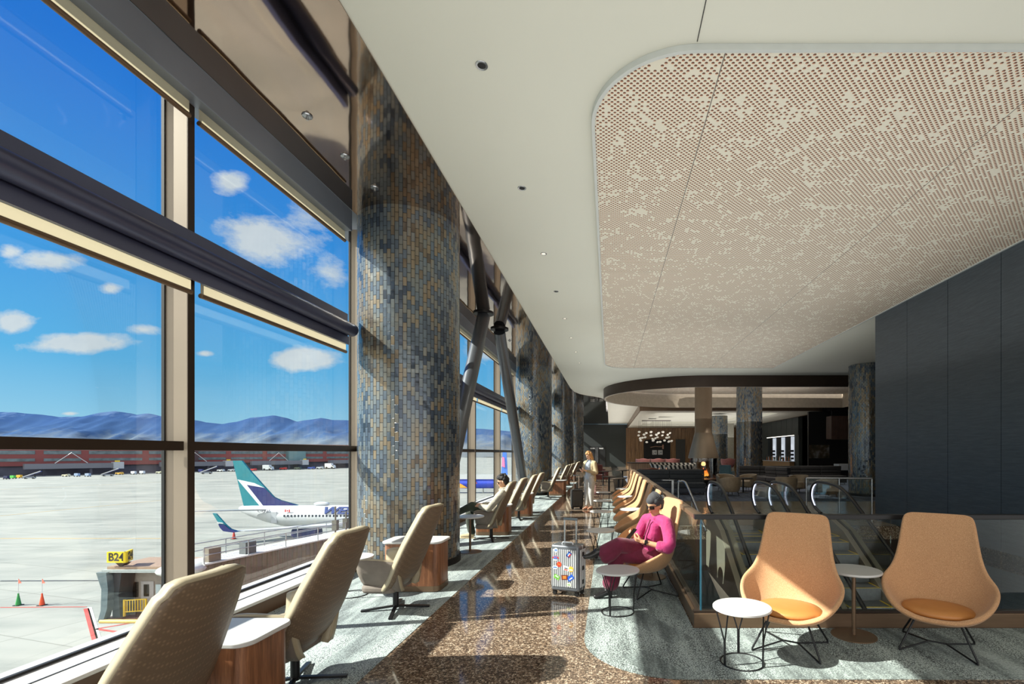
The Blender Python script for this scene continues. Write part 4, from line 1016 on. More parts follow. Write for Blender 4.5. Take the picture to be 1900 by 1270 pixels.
body = capsules([[(HC3[0],HC3[1],1.49,0.045),B(-0.01,0,1.42,0.05)],[B(0,0,0.95,0.12),B(0.0,0,1.10,0.105),B(0.01,0,1.28,0.12),B(0,0,1.38,0.08)],[B(0,-0.16,1.36,0.05),B(0,0.16,1.36,0.05)],
    [B(0,-0.18,1.35,0.048),B(0.0,-0.24,1.08,0.037),w1],[B(0,0.18,1.35,0.048),B(0.0,0.24,1.08,0.037),w2],
    [B(0,-0.08,0.92,0.09),B(0.03,-0.075,0.50,0.058),B(0,-0.07,0.10,0.038)],[B(0,0.08,0.92,0.09),B(0.05,0.06,0.50,0.058),B(0.10,0.03,0.10,0.038)]]
    +hand_chains(w1[:3], f_*0.9+Vector((0,0,0.35)), (0.2,0.2,0.8), l_*0.8+Vector((0,0,0.4)), 0.6)+hand_chains(w2[:3], f_*0.9+Vector((0,0,0.35))-l_*0.3, (0.2,0.2,0.8), -l_*0.8+Vector((0,0,0.4)), 0.6), 12)
fused('body', add(body, hm), sk3, F, 0.006, 3)
fused('top', capsules([[B(0.02,0,0.96,0.125),B(0.03,0,1.12,0.115),B(0.03,0,1.30,0.122),B(0.01,0,1.38,0.09)]], 18), tp, F, 0.008, 3)
bl = capsules([[B(-0.02,-0.09,0.86,0.105),B(-0.02,-0.085,1.05,0.098),B(-0.01,-0.09,1.28,0.105),B(0,-0.15,1.36,0.07)],[B(-0.02,0.10,0.86,0.105),B(-0.02,0.09,1.05,0.098),B(-0.01,0.09,1.28,0.105),B(0,0.15,1.36,0.07)],[B(-0.05,0,0.88,0.11),B(-0.05,0,1.36,0.09)],[B(-0.02,-0.08,1.415,0.05),B(-0.05,0,1.43,0.05),B(-0.02,0.08,1.415,0.05)],
    [B(0,-0.18,1.35,0.068),B(0,-0.25,1.08,0.058),B(0.21,-0.09,1.125,0.042)],[B(0,0.18,1.35,0.068),B(0,0.25,1.08,0.058),B(0.19,0.115,1.11,0.042)]], 16)
fused('blazer', bl, bz, F, 0.008, 4)
fused('trousers', capsules([[B(0,-0.07,0.94,0.118),B(0,0.07,0.94,0.118)],[B(0,-0.08,0.88,0.108),B(0.03,-0.075,0.50,0.085),B(0,-0.07,0.14,0.062)],[B(0,0.08,0.88,0.108),B(0.05,0.06,0.50,0.085),B(0.10,0.03,0.14,0.062)]], 16), wtr, F, 0.008, 4)
for q, (a, b) in enumerate(((0,-0.07),(0.10,0.03))):
    s = capsules([[B(a,b,0.075,0.036),B(a+0.07,b,0.045,0.034),B(a+0.16,b,0.026,0.022)]], 12); p = B(a-0.02,b,0,0); s.cyl(p, 0.012, 0.002, 0.06, 10)
    fused('shoe', s, mat('nude_shoe', C(200,150,124), 0.35), F, 0.006, 2)
hb = cloth('blond_hair', C(206,152,92), 0.5, 0.8, 0.1, 30)
mb = MB()
for a, d, r in ((0.045,0.10,0.05),(0.0,0.10,0.068),(-0.04,0.07,0.075),(-0.06,0.02,0.07),(-0.06,-0.05,0.062),(-0.055,-0.12,0.058),(-0.04,-0.18,0.045)): mb.ball(fr(a,0,d-0.012), r, 16, 12)
for q in (-1,1):
    add(mb, capsules([[(*fr(0.03,q*0.055,0.07),0.034),(*fr(0.015,q*0.075,0.0),0.028),(*fr(0.005,q*0.078,-0.08),0.027),(*fr(0.0,q*0.075,-0.16),0.022)],[(*fr(-0.03,q*0.055,0.05),0.045),(*fr(-0.03,q*0.07,-0.08),0.042),(*fr(-0.025,q*0.066,-0.18),0.03)]], 12))
fused('hair', mb, hb, F, 0.006, 3)
mb = MB()
for q in (-1,1): mb.ball(fr(0.084,q*0.031,0.004), (0.01,0.01,0.005), 8, 6)
mb.build('eyes', M['lens'], F, True, 180)
mb = MB(); mb.ball(fr(0.088,0,-0.056), (0.01,0.012,0.005), 12, 8); mb.build('lips', mat('lips_pink', C(190,100,96), 0.4), F, True, 180)
ph = thing('phone', 'mobile phone held by the standing blond person', 'phone', tuple(B(0.36,0.01,1.19,0)[:3]))
q = B(0.365,0.01,1.20,0); mb = MB(); mb.X = Matrix.Translation(q[:3]) @ Matrix.Rotation(math.atan2(f_.y,f_.x),4,'Z') @ Matrix.Rotation(-0.8,4,'Y'); mb.box(-0.07,0.07,-0.036,0.036,-0.004,0.004); mb.build('case', M['lens'], ph, True, 30, bevel=0.003)
# maroon armchairs with their backs to the windows behind her
def armchair(label, loc, rz, m, s=1.0):
    t = thing('armchair', label, 'armchair', loc, rz)
    MB().prism(rrect(-0.33*s,0.33*s,-0.34*s,0.30*s,0.1,6), 0.14, 0.42).build('seat', m, t, bevel=0.04, seg=3)
    MB().prism(rrect(-0.36*s,0.36*s,0.20*s,0.40*s,0.09,6), 0.14, 0.98).build('backrest', m, t, bevel=0.05, seg=3)
    for q in (-1,1): MB().prism(rrect(min(q*0.27,q*0.42)*s,max(q*0.27,q*0.42)*s,-0.34*s,0.30*s,0.06,6), 0.14, 0.64).build('arm', m, t, bevel=0.04, seg=3)
    for x in (-0.3,0.3):
        for y in (-0.28,0.32): MB().lathe([(0.016,0),(0.022,0.145)], 12, (x*s,y*s,0)).build('leg', M['black'], t)
    return t
mar = cloth('maroon_velvet', C(96,42,40), 0.7, 0.3, 0.3)
armchair('maroon velvet armchair behind the standing blond person', (-0.55,27.6,0), 0.5, mar)
armchair('second maroon velvet armchair farther down the aisle, half hidden by the first', (-0.75,30.4,0), 0.5, mar)
# ================================================================== FIREPLACE AND BACK LOUNGE
FX, FY = 4.88, 25.0
t = thing('fireplace', 'round fireplace with tall bronze hood, glass cylinder and burning logs', 'fireplace', (FX,FY,0))
hood = mat('hood_bronze', C(132,116,98), 0.4, 0.5, 0.06, 2)
MB().lathe([(0.44,5.38),(0.44,2.72),(0.455,2.70),(0.455,2.66),(0.78,1.44),(0.78,1.38),(0.70,1.38),(0.40,2.60)], 48, (FX,FY,0), caps=False).build('hood', hood, t, True, 40)
MB().lathe([(0.70,0.36),(0.70,1.40)], 48, (FX,FY,0), caps=False).build('glass_cylinder', M['smokeglass'], t, True, 60)
MB().lathe([(0.95,0.0),(0.95,0.05),(1.22,0.28),(1.22,0.345),(1.15,0.355)], 48, (FX,FY,0)).build('hearth', M['bronze_dark'], t, True, 40)
mb = MB()
for a in range(6):
    b = a*PI/3; mb.tube([(FX+0.35*math.cos(b),FY+0.35*math.sin(b),0.40),(FX-0.1*math.cos(b),FY-0.1*math.sin(b),0.60)], 0.045, 10)
mb.build('logs', mat('charred_logs', C(62,40,28), 0.9), t, True)
fm, ft, fp = base_mat('flame')
fz = ft.sep(ft.coord('Object'))[2]
ft.put(fp.inputs['Emission Color'], ft.ramp(ft.m('MULTIPLY', ft.m('SUBTRACT', fz, 0.42), 2.4), [(0.0, (1,0.5,0.08,1)), (0.5, (1,0.25,0.03,1)), (1.0, (0.8,0.1,0.02,1))])); fp.inputs['Emission Strength'].default_value = 1.6
fp.inputs['Base Color'].default_value = (0.3,0.08,0.02,1)
random.seed(5)
for k in range(7):
    a = k*2*PI/7; r = 0.20 if k else 0; h = random.uniform(0.30,0.42) if k else 0.5
    c = (FX+r*math.cos(a), FY+r*math.sin(a), 0)
    MB().lathe([(0.01,0.42),(0.11,0.48),(0.12,0.54),(0.07,0.46+h*0.45),(0.03,0.46+h*0.65),(0.003,0.46+h*0.85)], 12, c).build('flame', fm, t, True, 180)
# ---- seats
def barrel_chair(label, m):
    t = thing('barrel_chair', label, 'chair')
    n = 20; loop = []
    rows = []
    for z, rr in ((0.16,0.30),(0.24,0.345),(0.42,0.375),(0.58,0.385),(0.70,0.39),(0.735,0.385)):
        row = []
        for i in range(n+1):
            a = -0.35+(PI+0.7)*i/n; lift = 0.0 if z < 0.6 else -0.10*(abs(i/n-0.5)*2)**3
            row.append((rr*math.cos(a), rr*math.sin(a), z+lift))
        rows.append(row)
    MB().grid(rows).build('backrest', m, t, smooth=180, solid=0.05, sub=1)
    MB().lathe([(0.28,0.16),(0.34,0.22),(0.345,0.42),(0.31,0.45)], 32).build('seat', m, t, bevel=0.01)
    for x in (-0.2,0.2):
        for y in (-0.2,0.2): MB().tube([(x*1.2,y*1.2,0.0),(x,y,0.2)], [0.012,0.018], 10).build('leg', M['black'], t)
    remember(t); return t
beige = cloth('beige_leather', C(158,138,112), 0.55, 0.15, 0.1)
bc = barrel_chair('beige barrel chair nearest the escalators, its rounded back to the camera', beige)
bc.location = (4.66,18.6,0); bc.rotation_euler = (0,0,PI+0.3)
G = 'beige barrel chairs in the lounge'; bc['group'] = G
for x, y, r, lab in ((6.0,21.0,-1.2,'beige barrel chair behind and right of the nearest barrel chair'),(5.05,20.9,0.3,'beige barrel chair right in front of the fireplace'),(6.9,18.8,PI-0.6,'beige barrel chair above the middle escalator handrails'),(7.95,17.6,PI+0.2,'beige barrel chair above the right escalator handrail'),(7.9,20.2,-1.0,'beige barrel chair near the tiled column on the right')):
    dup(bc, (x,y,0), r, lab, G)
def round_table(label, loc, r, h, top, leg):
    t = thing('round_table', label, 'table', loc)
    MB().lathe([(r-0.01,h-0.035),(r,h-0.025),(r,h-0.008),(r-0.006,h)], 40).build('tabletop', top, t)
    MB().lathe([(0.035,0.02),(0.035,h-0.035)], 16).build('pole', leg, t); MB().lathe([(r*0.6,0),(r*0.6,0.015),(0.05,0.03)], 32).build('base_disc', leg, t); return t
dkt = mat('dark_table', C(42,34,30), 0.35)
round_table('dark round coffee table beside the barrel chairs above the right escalator', (7.3,17.0,0), 0.42, 0.62, dkt, M['black'])
round_table('dark round coffee table between barrel chairs before the fireplace', (5.55,20.0,0), 0.4, 0.62, dkt, M['black'])
# sofas
def sofa(label, loc, rz, L, m, dark, sections):
    t = thing('sofa', label, 'sofa', loc, rz)
    MB().box(-L/2,L/2,-0.42,0.42,0.10,0.28).build('base', dark, t, bevel=0.02)
    w = L/sections
    for k in range(sections):
        x0_ = -L/2+k*w+0.006; x1_ = -L/2+(k+1)*w-0.006
        MB().prism(rrect(x0_,x1_,-0.44,0.24,0.04,4), 0.28, 0.47).build('seat_cushion', m, t, bevel=0.03, seg=3)
        c = MB()
        for q in range(3): c.prism(rrect(x0_,x1_,0.20-0.02*q,0.42,0.04,4), 0.44+q*0.175, 0.44+q*0.175+0.172)
        c.build('back_cushion', m, t, bevel=0.025, seg=3)
    for x in (-L/2+0.1,L/2-0.1):
        for y in (-0.35,0.35): MB().lathe([(0.02,0),(0.02,0.10)], 10, (x,y,0)).build('leg', M['black'], t)
    return t
sf = cloth('charcoal_quilted_fabric', C(52,56,62), 0.85, 0.5, 0.1, 16); sfb = cloth('slate_leather', C(56,62,76), 0.5, 0.15, 0.05)
sofa('charcoal sofa with quilted back cushions behind the row of tan chairs', (2.45,19.3,0), 0.0, 2.7, sf, sfb, 2)
sofa('long black banquette sofa below the dark bar wall', (9.6,25.4,0), 0.0, 5.4, cloth('black_quilt', C(34,34,36), 0.85, 0.4, 0.1, 14), M['blackmatte'], 5)
sofa('short black sofa turned sideways before the long banquette', (8.0,23.6,0), -1.2, 1.6, cloth('black_quilt_short', C(38,38,41), 0.85, 0.4, 0.1, 14), M['blackmatte'], 2)
def c_table(label, loc):
    t = thing('c_table', label, 'side table', loc)
    MB().prism(rrect(-0.28,0.20,-0.18,0.18,0.04,4), 0.62, 0.642).build('tabletop', M['chrome'], t); MB().box(0.10,0.18,-0.05,0.05,0.02,0.62).build('upright', M['chrome'], t); MB().prism(rrect(-0.24,0.20,-0.18,0.18,0.04,4), 0.0, 0.02).build('foot', M['chrome'], t); return t
c_table('steel C-shaped side table in front of the charcoal sofa', (2.25,18.2,0))
c_table('steel C-shaped side table before the long black banquette', (8.4,21.9,0))
# high counter with vertical slats behind the sofa, and console behind
t = thing('slatted_bar_counter', 'curved bar counter with pale vertical wood slats behind the tan chair row', 'counter', (2.2,27.0,0))
loop = rrect(1.05,3.4,26.6,27.5,0.42,8)
band(loop, 0.05, 0.0, 1.08).build('front_panel', mat('counter_core', C(84,62,46), 0.6), t, True)
mb = MB()
for i in range(len(loop)):
    a, b = Vector(loop[i]), Vector(loop[(i+1)%len(loop)]); L = (b-a).length; k = max(1,int(L/0.07))
    for q in range(k): p = a.lerp(b,(q+0.5)/k); mb.cbox((p.x,p.y,0.54),(0.04,0.04,1.06))
mb.build('slats', mat('pale_slat_wood', C(168,138,108), 0.5, 0, 0.15, 3), t, True, 0)
flat(rrect(1.0,3.45,26.55,27.55,0.45,8), [], 1.08, 0.05).build('countertop', M['bronze_dark'], t, True)
t = thing('console_table', 'long black console table standing behind the charcoal sofa', 'table', (2.6,20.4,0))
MB().box(1.25,4.05,20.1,20.75,0.92,0.96).build('tabletop', M['blackmatte'], t, True, bevel=0.004)
for x in (1.35,3.95):
    for y in (20.2,20.65): MB().box(x-0.025,x+0.025,y-0.025,y+0.025,0,0.92).build('leg', M['black'], t, True)
for i, x in enumerate((2.12,2.42)):
    b = thing('candle_lantern', 'small lit glass candle holder on the black console, %s one' % ('left','right')[i], 'candle', (x,20.4,0.96))
    MB().lathe([(0.045,0.962),(0.05,0.97),(0.05,1.08)], 20, (x,20.4,0), caps=False).build('glass', M['smokeglass'], b, True, 60)
    MB().lathe([(0.03,0.961),(0.03,1.03)], 16, (x,20.4,0)).build('candle', mat('candle_wax', C(240,200,170), 0.5, emit=(1,0.6,0.4,1), es=0.4), b, True)
t = thing('leather_throw', 'folded brown leather throw lying on the black console', 'blanket', (1.72,20.42,0.96))
MB().prism([(-0.35,0.962),(0.36,0.962),(0.33,0.99),(0.12,1.03),(-0.1,0.985),(-0.33,0.975)], -0.22, 0.22, 'y').build('throw', cloth('brown_throw', C(128,66,42), 0.6, 0.4, 0.1), t, False, 60, bevel=0.008).location = (0,0,-0.96)
t = thing('striped_bench', 'black and white striped rounded lounge seat behind the black console', 'bench', (3.05,23.3,0))
sm, st_, sp_ = base_mat('striped_fabric'); xx = st_.sep(st_.coord('Object'))
st_.put(sp_.inputs['Base Color'], st_.mix(st_.m('GREATER_THAN', st_.m('FRACT', st_.m('ADD', st_.m('MULTIPLY', xx[0], 5.0), st_.m('MULTIPLY', xx[2], 2.0))), 0.5), C(30,30,32), C(206,200,190))); sp_.inputs['Roughness'].default_value = 0.9
rows = []
for z, r in ((0.35,0.5),(0.5,0.62),(0.75,0.74),(1.0,0.86),(1.16,0.95)):
    rows.append([(1.15*r*math.cos(a), 0.6*r*math.sin(a)-0.05, z-0.10*(math.sin(a)<0)*abs(math.sin(a))) for a in [2*PI*i/32 for i in range(33)]])
MB().grid(rows).build('tub', sm, t, False, 180, solid=0.06)
MB().lathe([(0.5,0.0),(0.5,0.36)], 28).build('base', M['blackmatte'], t); MB().lathe([(0.55,0.62),(0.55,0.72)], 28).build('seat_cushion', cloth('grey_cushion', C(150,150,150)), t)
# pink chairs
def pink_chair(label):
    t = thing('pink_chair', label, 'chair')
    rows = []
    for z, rr in ((0.72,0.24),(0.80,0.34),(0.95,0.40),(1.15,0.43),(1.30,0.43)):
        rows.append([(rr*math.cos(a)*1.02, rr*math.sin(a), z-(0.06*(abs(a-PI/2)/1.9)**3 if z > 1 else 0)+(0.03*math.cos(4*(a-PI/2)) if z > 1.2 else 0)) for a in [-0.35+(PI+0.7)*i/18 for i in range(19)]])
    MB().grid(rows).build('backrest', PK, t, smooth=180, solid=0.05, sub=1)
    MB().lathe([(0.24,0.70),(0.33,0.74),(0.33,0.82),(0.28,0.86)], 28).build('seat', PK, t)
    for x in (-0.18,0.18):
        for y in (-0.18,0.18): MB().tube([(x*1.3,y*1.3,0),(x,y,0.72)], 0.014, 8).build('leg', M['black'], t)
    remember(t); return t
PK = cloth('dusty_pink_velvet', C(186,120,116), 0.75, 0.3, 0.3)
pk = pink_chair('dusty pink high chair, leftmost of three behind the slatted counter'); pk.location = (2.12,30.3,0); pk.rotation_euler = (0,0,PI)
G = 'dusty pink high chairs'; pk['group'] = G
dup(pk, (3.05,30.3,0), PI, 'dusty pink high chair, middle of three behind the slatted counter', G)
dup(pk, (3.98,30.3,0), PI, 'dusty pink high chair, nearest the fireplace of three behind the slatted counter', G)
dup(pk, (7.6,30.9,0), PI, 'dusty pink high chair right of the fireplace beside the tiled columns', G)
teal = cloth('teal_velvet', C(44,88,104), 0.75, 0.3, 0.3)
armchair('teal velvet armchair at the foot of the round tiled column', (6.55,26.9,0), 2.6, teal, 0.9)
# ---- chandelier of clear bubbles
t = thing('bubble_chandelier', 'cloud of white glass bubbles hanging before the wood wall', 'chandelier', (4.25,44.0,4.6))
MB().box(3.0,5.6,43.6,44.4,4.56,4.60).build('canopy', M['bronze_dark'], t, True)
random.seed(11); gb = mat('bubble_glass', C(226,222,210), 0.12, 0.1, emit=(1,0.95,0.85,1), es=0.25); gme = None
for (px_, py_) in ((1186,802),(1199,804),(1208,802),(1222,804),(1230,802),(1243,804),(1185,808.5),(1195,807),(1208,808.5),(1218,807),(1229,808.5),(1239,807),(1188,814),(1192,813),(1197,812),(1211,815),(1216,814),(1220,812),(1237,813),(1241,812),(1189,818),(1200,821),(1212,818),(1220,821),(1225,820.5),(1233,818),(1241,820),(1246,819)):
    y = 44+random.uniform(-0.35,0.35); x = (px_-1130)/897*y; z = H-(py_-841)/897*y
    s_ = random.uniform(0.9,1.15)
    if gme is None:
        g = MB().ball((0,0,0), (0.12,0.12,0.085), 20, 12).build('bubble', gb, t, smooth=180); gme = g.data
    else: g = bpy.data.objects.new('bubble', gme); COL.objects.link(g); g.parent = t
    g.location = Vector((x,y,z))-t.location; g.rotation_euler = (random.uniform(-0.5,0.5),random.uniform(-0.5,0.5),0); g.scale = (s_,)*3
    MB().tube([(x,y,z+0.07),(x,y,4.57)], 0.006, 6).build('wire', M['black'], t, True)
# ---- black niche with two framed pictures and a branch sculpture on the wood wall
t = thing('wall_niche', 'black rounded niche panel set in the back wood wall', 'panel', (5.6,56.8,0))
MB().prism(rrect(4.1,7.2,0.6,3.22,0.35,8), 56.80, 56.88, 'y').build('panel', M['blackmatte'], t, True)
for i, x in enumerate((5.35,6.02)):
    p = thing('framed_picture', 'small white framed picture on the black niche, %s of the two' % ('left','right')[i], 'picture', (x,56.78,1.72))
    MB().box(x-0.27,x+0.27,56.75,56.799,1.45,1.98).build('frame', M['whitetop'], p, True)
    mb = MB()
    for q in range(4): mb.box(x-0.18+q*0.09,x-0.11+q*0.09,56.744,56.75,1.55+0.05*((q*7)%4),1.65+0.06*((q*5)%4))
    mb.build('print', mat('ink_print', C(110,120,130), 0.6), p, True)
t = thing('branch_sculpture', 'pale driftwood branch mounted above the two framed pictures', 'sculpture', (5.7,56.75,2.35))
MB().tube(curve_pts([(4.85,56.74,2.30),(5.15,56.72,2.36),(5.5,56.73,2.42),(5.8,56.73,2.38),(6.25,56.74,2.38)],5), 0.03, 8).build('branch', mat('driftwood', C(190,150,124), 0.7), t, True)
MB().box(6.25,6.42,56.72,56.79,2.12,2.62).build('mount', mat('copper_mount', C(176,136,116), 0.35, 0.5), t, True)
struct(MB().box(7.85,8.95,56.8,56.87,0.01,3.25).build('door_3', mat('grey_door', C(58,58,58), 0.5), smooth=0))
# ---- back bar: lit shelves and bottles
t = thing('back_bar', 'back bar niche with lit mirror strips and black shelves', 'bar', (15.7,43.8,0))
MB().box(15.78,15.85,40.4,47.2,0.9,3.1).build('back_panel', M['blackmatte'], t, True)
for y in (41.0,43.3,45.6):
    MB().box(15.70,15.775,y,y+0.75,0.95,3.05).build('mirror_strip', mat('lit_mirror_strip', C(200,210,225), 0.3, emit=(0.8,0.88,1,1), es=0.5), t, True)
    for z in (1.1,1.42,1.74): MB().box(15.45,15.698,y+0.05,y+0.7,z,z+0.16).build('shelf', M['black'], t, True)
MB().box(15.0,15.49,40.2,47.4,0.9,0.95).build('counter', mat('bar_stone', C(196,200,206), 0.3), t, True)
MB().box(15.05,15.45,40.3,47.3,0.0,0.9).build('counter_body', mat('bar_wood', C(150,120,88), 0.5), t, True)
MB().tube([(15.44,40.35,3.12),(15.44,47.25,3.12)], 0.03, 8).build('light_strip', mat('bar_glow', C(255,245,230), emit=(1,0.95,0.85,1), es=2.0), t, True)
random.seed(9)
bp = [mat('bottle_clear', C(205,215,220), 0.15), mat('bottle_amber', C(150,84,36), 0.2), mat('bottle_dark', C(28,44,36), 0.2)]
proto = None
for k in range(24):
    y = 40.5+k*0.28; x = 15.2+random.uniform(-0.06,0.1); h = random.uniform(0.85,1.15)
    m_ = bp[k % 3]
    b = MB().lathe([(0.045,0.0),(0.05,0.01),(0.05,0.24),(0.018,0.32),(0.018,0.40)], 14).build('bottle', m_)
    b.location = (x,y,0.951); b.scale = (h,h,h); tag(b, '%s bottle among the row standing on the back bar counter' % ('clear','amber','dark green')[k % 3], 'bottle', '%s bottles on the back bar' % ('clear','amber','dark green')[k % 3])
# ---- dark wall: generic picture, wood canopy, buffet counter
t = thing('wall_picture', 'dark unframed picture hanging on the black lounge wall', 'picture', (14.95,34.35,1.85))
pm, pt_, pp = base_mat('muted_abstract_print'); vv = pt_.coord('Object')
pt_.put(pp.inputs['Base Color'], pt_.ramp(pt_.noise(vv, 2.4, 3), [(0.3, C(30,36,30)), (0.5, C(88,74,56)), (0.7, C(150,150,148))])); pp.inputs['Roughness'].default_value = 0.4
MB().box(14.25,15.65,34.34,34.398,1.28,2.22).build('canvas', pm, t, True)
t = thing('wood_canopy', 'hanging brown wood slat canopy above the buffet counter', 'canopy', (16.2,33.0,2.55))
mb = MB()
for k in range(14): mb.box(15.0+k*0.2,15.0+k*0.2+0.185,32.6,32.66+0.02*(k%3),2.55,4.15)
mb.box(15.0,17.8,32.68,33.4,2.6,4.15); mb.build('slats', mat('canopy_wood', C(92,70,60), 0.5, 0, 0.2, 2), t, True)
for x in (15.2,17.6): MB().tube([(x,33.0,4.15),(x,33.0,4.60)], 0.02, 8).build('hanger', M['black'], t, True)
t = thing('buffet_counter', 'white marble buffet counter beside the right tiled column', 'counter', (15.4,31.0,0))
MB().box(14.6,17.2,30.7,31.4,0.55,0.95).build('stone_front', mat('white_marble', C(206,210,214), 0.25, 0, 0.06, 3), t, True); MB().box(14.7,17.1,30.8,31.35,0,0.55).build('plinth', M['blackmatte'], t, True)
t = thing('cake_stand', 'brass wire display stand with red fruit on the buffet counter', 'display stand', (16.1,31.0,0.95))
mb = MB()
for x in (15.75,16.45):
    for y in (30.85,31.2): mb.tube([(x,y,0.951),(x,y,1.62)], 0.015, 8)
mb.build('frame', mat('brass', C(200,170,110), 0.3, 0.8), t, True); MB().box(15.7,16.5,30.8,31.25,1.62,1.65).build('shelf', M['whitetop'], t, True)
for k in range(5): tag(MB().ball((15.82+k*0.14,31.0+0.06*(k%2),1.705), 0.055, 14, 10).build('red_apple', mat('apple_red', C(190,50,32), 0.35), smooth=180), 'red fruit on the brass display stand', 'fruit', 'red fruit on the display stand')
# flowers of glass lamps on the small pale wall
t = thing('wall_sconce', 'globe wall lamp with two glowing globes behind the tiled columns', 'lamp', (11.3,47.5,2.3))
struct(MB().box(10.6,12.4,48.0,48.1,0,4.6).build('wall_pale', mat('pale_grey_wall', C(150,148,138), 0.8)))
for dx, dz in ((0,0),(0.22,0.28)): MB().ball((11.2+dx,47.8,2.35+dz), 0.13, 14, 10).build('globe', mat('sconce_glow', C(255,225,190), emit=(1,0.75,0.5,1), es=3), t, True, 180)
MB().tube([(11.2,47.8,2.35),(11.42,47.8,2.63),(11.42,47.99,2.63)], 0.02, 8).build('arm', M['black'], t, True)
# high dark tables at the far end of the tan row
for i, (x, y, hh) in enumerate(((0.35,17.9,0.72),(0.0,19.2,0.72),(0.6,21.5,0.9),(-0.3,24.5,0.72))):
    round_table('small dark round table number %s beyond the tan chair row' % ('one','two','three','four')[i] if False else ('small dark round table just past the last tan chair','small dark round table second past the last tan chair','tall dark round table third past the last tan chair','small dark round table farthest past the last tan chair')[i], (x,y,0), 0.3, hh, M['bronze_dark'], M['black'])
# ================================================================== OUTSIDE: APRON, JET BRIDGE, AIRCRAFT, TERMINAL, MOUNTAINS
def at(px_, py_, y): return Vector(((px_-1130)/897*y, y, H-(py_-841)/897*y))
m, t, p = base_mat('apron_concrete')
v = t.coord('Object'); br = t.new('ShaderNodeTexBrick'); br.offset = 0.0; t.put(br.inputs['Vector'], t.coord('Object', (1,1,1), (0,0,0.28)))
for k, vv in (('Color1', (1,1,1,1)), ('Color2', (0.92,0.92,0.92,1)), ('Mortar', (0.60,0.60,0.58,1)), ('Scale', 1.0), ('Mortar Size', 0.05), ('Brick Width', 7.6), ('Row Height', 7.6)): br.inputs[k].default_value = vv
st = t.noise(t.coord('Object', (0.05,0.4,1), (0,0,-0.5)), 1.0, 4, 0.6); sp = t.noise(v, 0.07, 4, 0.6)
c = t.ramp(t.m('ADD', t.m('MULTIPLY', st, 0.6), t.m('MULTIPLY', sp, 0.4)), [(0.34, C(106,109,104)), (0.47, C(132,135,128)), (0.62, C(147,148,140))])
t.put(p.inputs['Base Color'], t.mix(1.0, c, br.outputs['Color'], 'MULTIPLY')); p.inputs['Roughness'].default_value = 0.9; M['apron'] = m
struct(MB().box(-2600,600,-60,2600,GZ-0.5,GZ).build('ground_apron', m, smooth=0))
red = mat('red_marking', C(168,62,54), 0.8); ylw = mat('faded_yellow_marking', C(176,146,80), 0.8); wh = mat('white_marking', C(206,204,198), 0.8)
def gp(px_, py_): y = (H-GZ)*897/(py_-841); return ((px_-1130)/897*y, y)
def strip(a, b, w, m, nm, lab):
    A, B_ = Vector(gp(*a)), Vector(gp(*b)); d = (B_-A).normalized(); n = Vector((-d.y,d.x))*w/2
    o = MB().prism([(A+n)[:],(A-n)[:],(B_-n)[:],(B_+n)[:]], GZ+0.005, GZ+0.02).build(nm, m, smooth=0); struct(o); return o
strip((160,1130),(180,1200),0.34,red,'trim_30',''); strip((166,1128),(187,1200),0.26,wh,'trim_31',''); strip((0,1128),(160,1127),0.15,red,'trim_32','')
strip((178,1168),(285,1150),0.25,red,'trim_33',''); strip((178,1168),(262,1180),0.25,red,'trim_34','')
strip((0,958),(310,928),0.35,ylw,'trim_35',''); strip((0,1000),(300,1000),0.3,ylw,'trim_36',''); strip((0,1079),(230,1078),0.3,M['gasket'],'trim_37',''); strip((-20,910),(300,895),0.35,ylw,'trim_38','')
# ---- mountains
m, t, p = base_mat('mountain_slopes'); v = t.coord('Object')
g = t.new('ShaderNodeNewGeometry'); zz = t.sep(v)[2]
n1 = t.noise(v, 0.012, 6, 0.65)
hgt = t.m('ADD', t.m('DIVIDE', zz, 190.0), t.m('MULTIPLY', t.m('SUBTRACT', n1, 0.5), 0.9))
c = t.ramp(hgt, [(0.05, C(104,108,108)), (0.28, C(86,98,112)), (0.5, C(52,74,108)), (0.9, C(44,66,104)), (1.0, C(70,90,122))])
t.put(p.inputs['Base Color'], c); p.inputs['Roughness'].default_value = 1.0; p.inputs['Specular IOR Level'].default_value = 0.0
p.inputs['Emission Color'].default_value = (0.10,0.22,0.45,1); p.inputs['Emission Strength'].default_value = 0.13  # distance haze painted into the slopes as blue tint and faint glow
RID = [(-200,770),(0,763),(100,764.6),(200,767),(330,772.5),(450,772),(540,765.6),(620,761),(680,764),(740,769),(800,766),(865,771),(1040,778),(1100,783),(1200,786),(1280,781),(1350,774),(1470,770),(1530,774),(1590,782),(1720,774),(1780,778),(1860,778),(2100,786),(2300,790),(2600,796),(2900,804),(3300,815)]
RID = [(a/2.879, b) if a > 0 else (a, b) for a, b in RID]
from mathutils import noise as NZ
def ridge(px_):
    for (a, b), (c_, d) in zip(RID, RID[1:]):
        if px_ <= c_: f = (px_-a)/(c_-a); return b+(d-b)*max(0,f)
    return RID[-1][1]
rows = []
Yr = 2250.0
for j in range(34):
    q = j/33.0; y = 1500+q*900; row = []
    for i in range(260):
        px_ = -200+i*1350/259.0; x = (px_-1130)/897*Yr
        top = (841-ridge(px_))/897*Yr
        prof = min(1, q/0.83)**1.25 if q < 0.83 else 1-(q-0.83)*1.6
        r = 1-abs(NZ.noise(Vector((x*0.0042, y*0.0022, 1.3))))*2
        r2 = 1-abs(NZ.noise(Vector((x*0.011, y*0.006, 4.1))))*2
        r3 = NZ.noise(Vector((x*0.028, y*0.018, 7.7)))
        mod = 1-(1-min(1,q/0.83)**3)*(0.42*(1-r)+0.20*(1-r2)+0.10*r3)
        row.append((x*(y/Yr)**0.25, y, GZ+(top-GZ+H)*prof*mod+r3*3*(1-q*0.5)))
    rows.append(row)
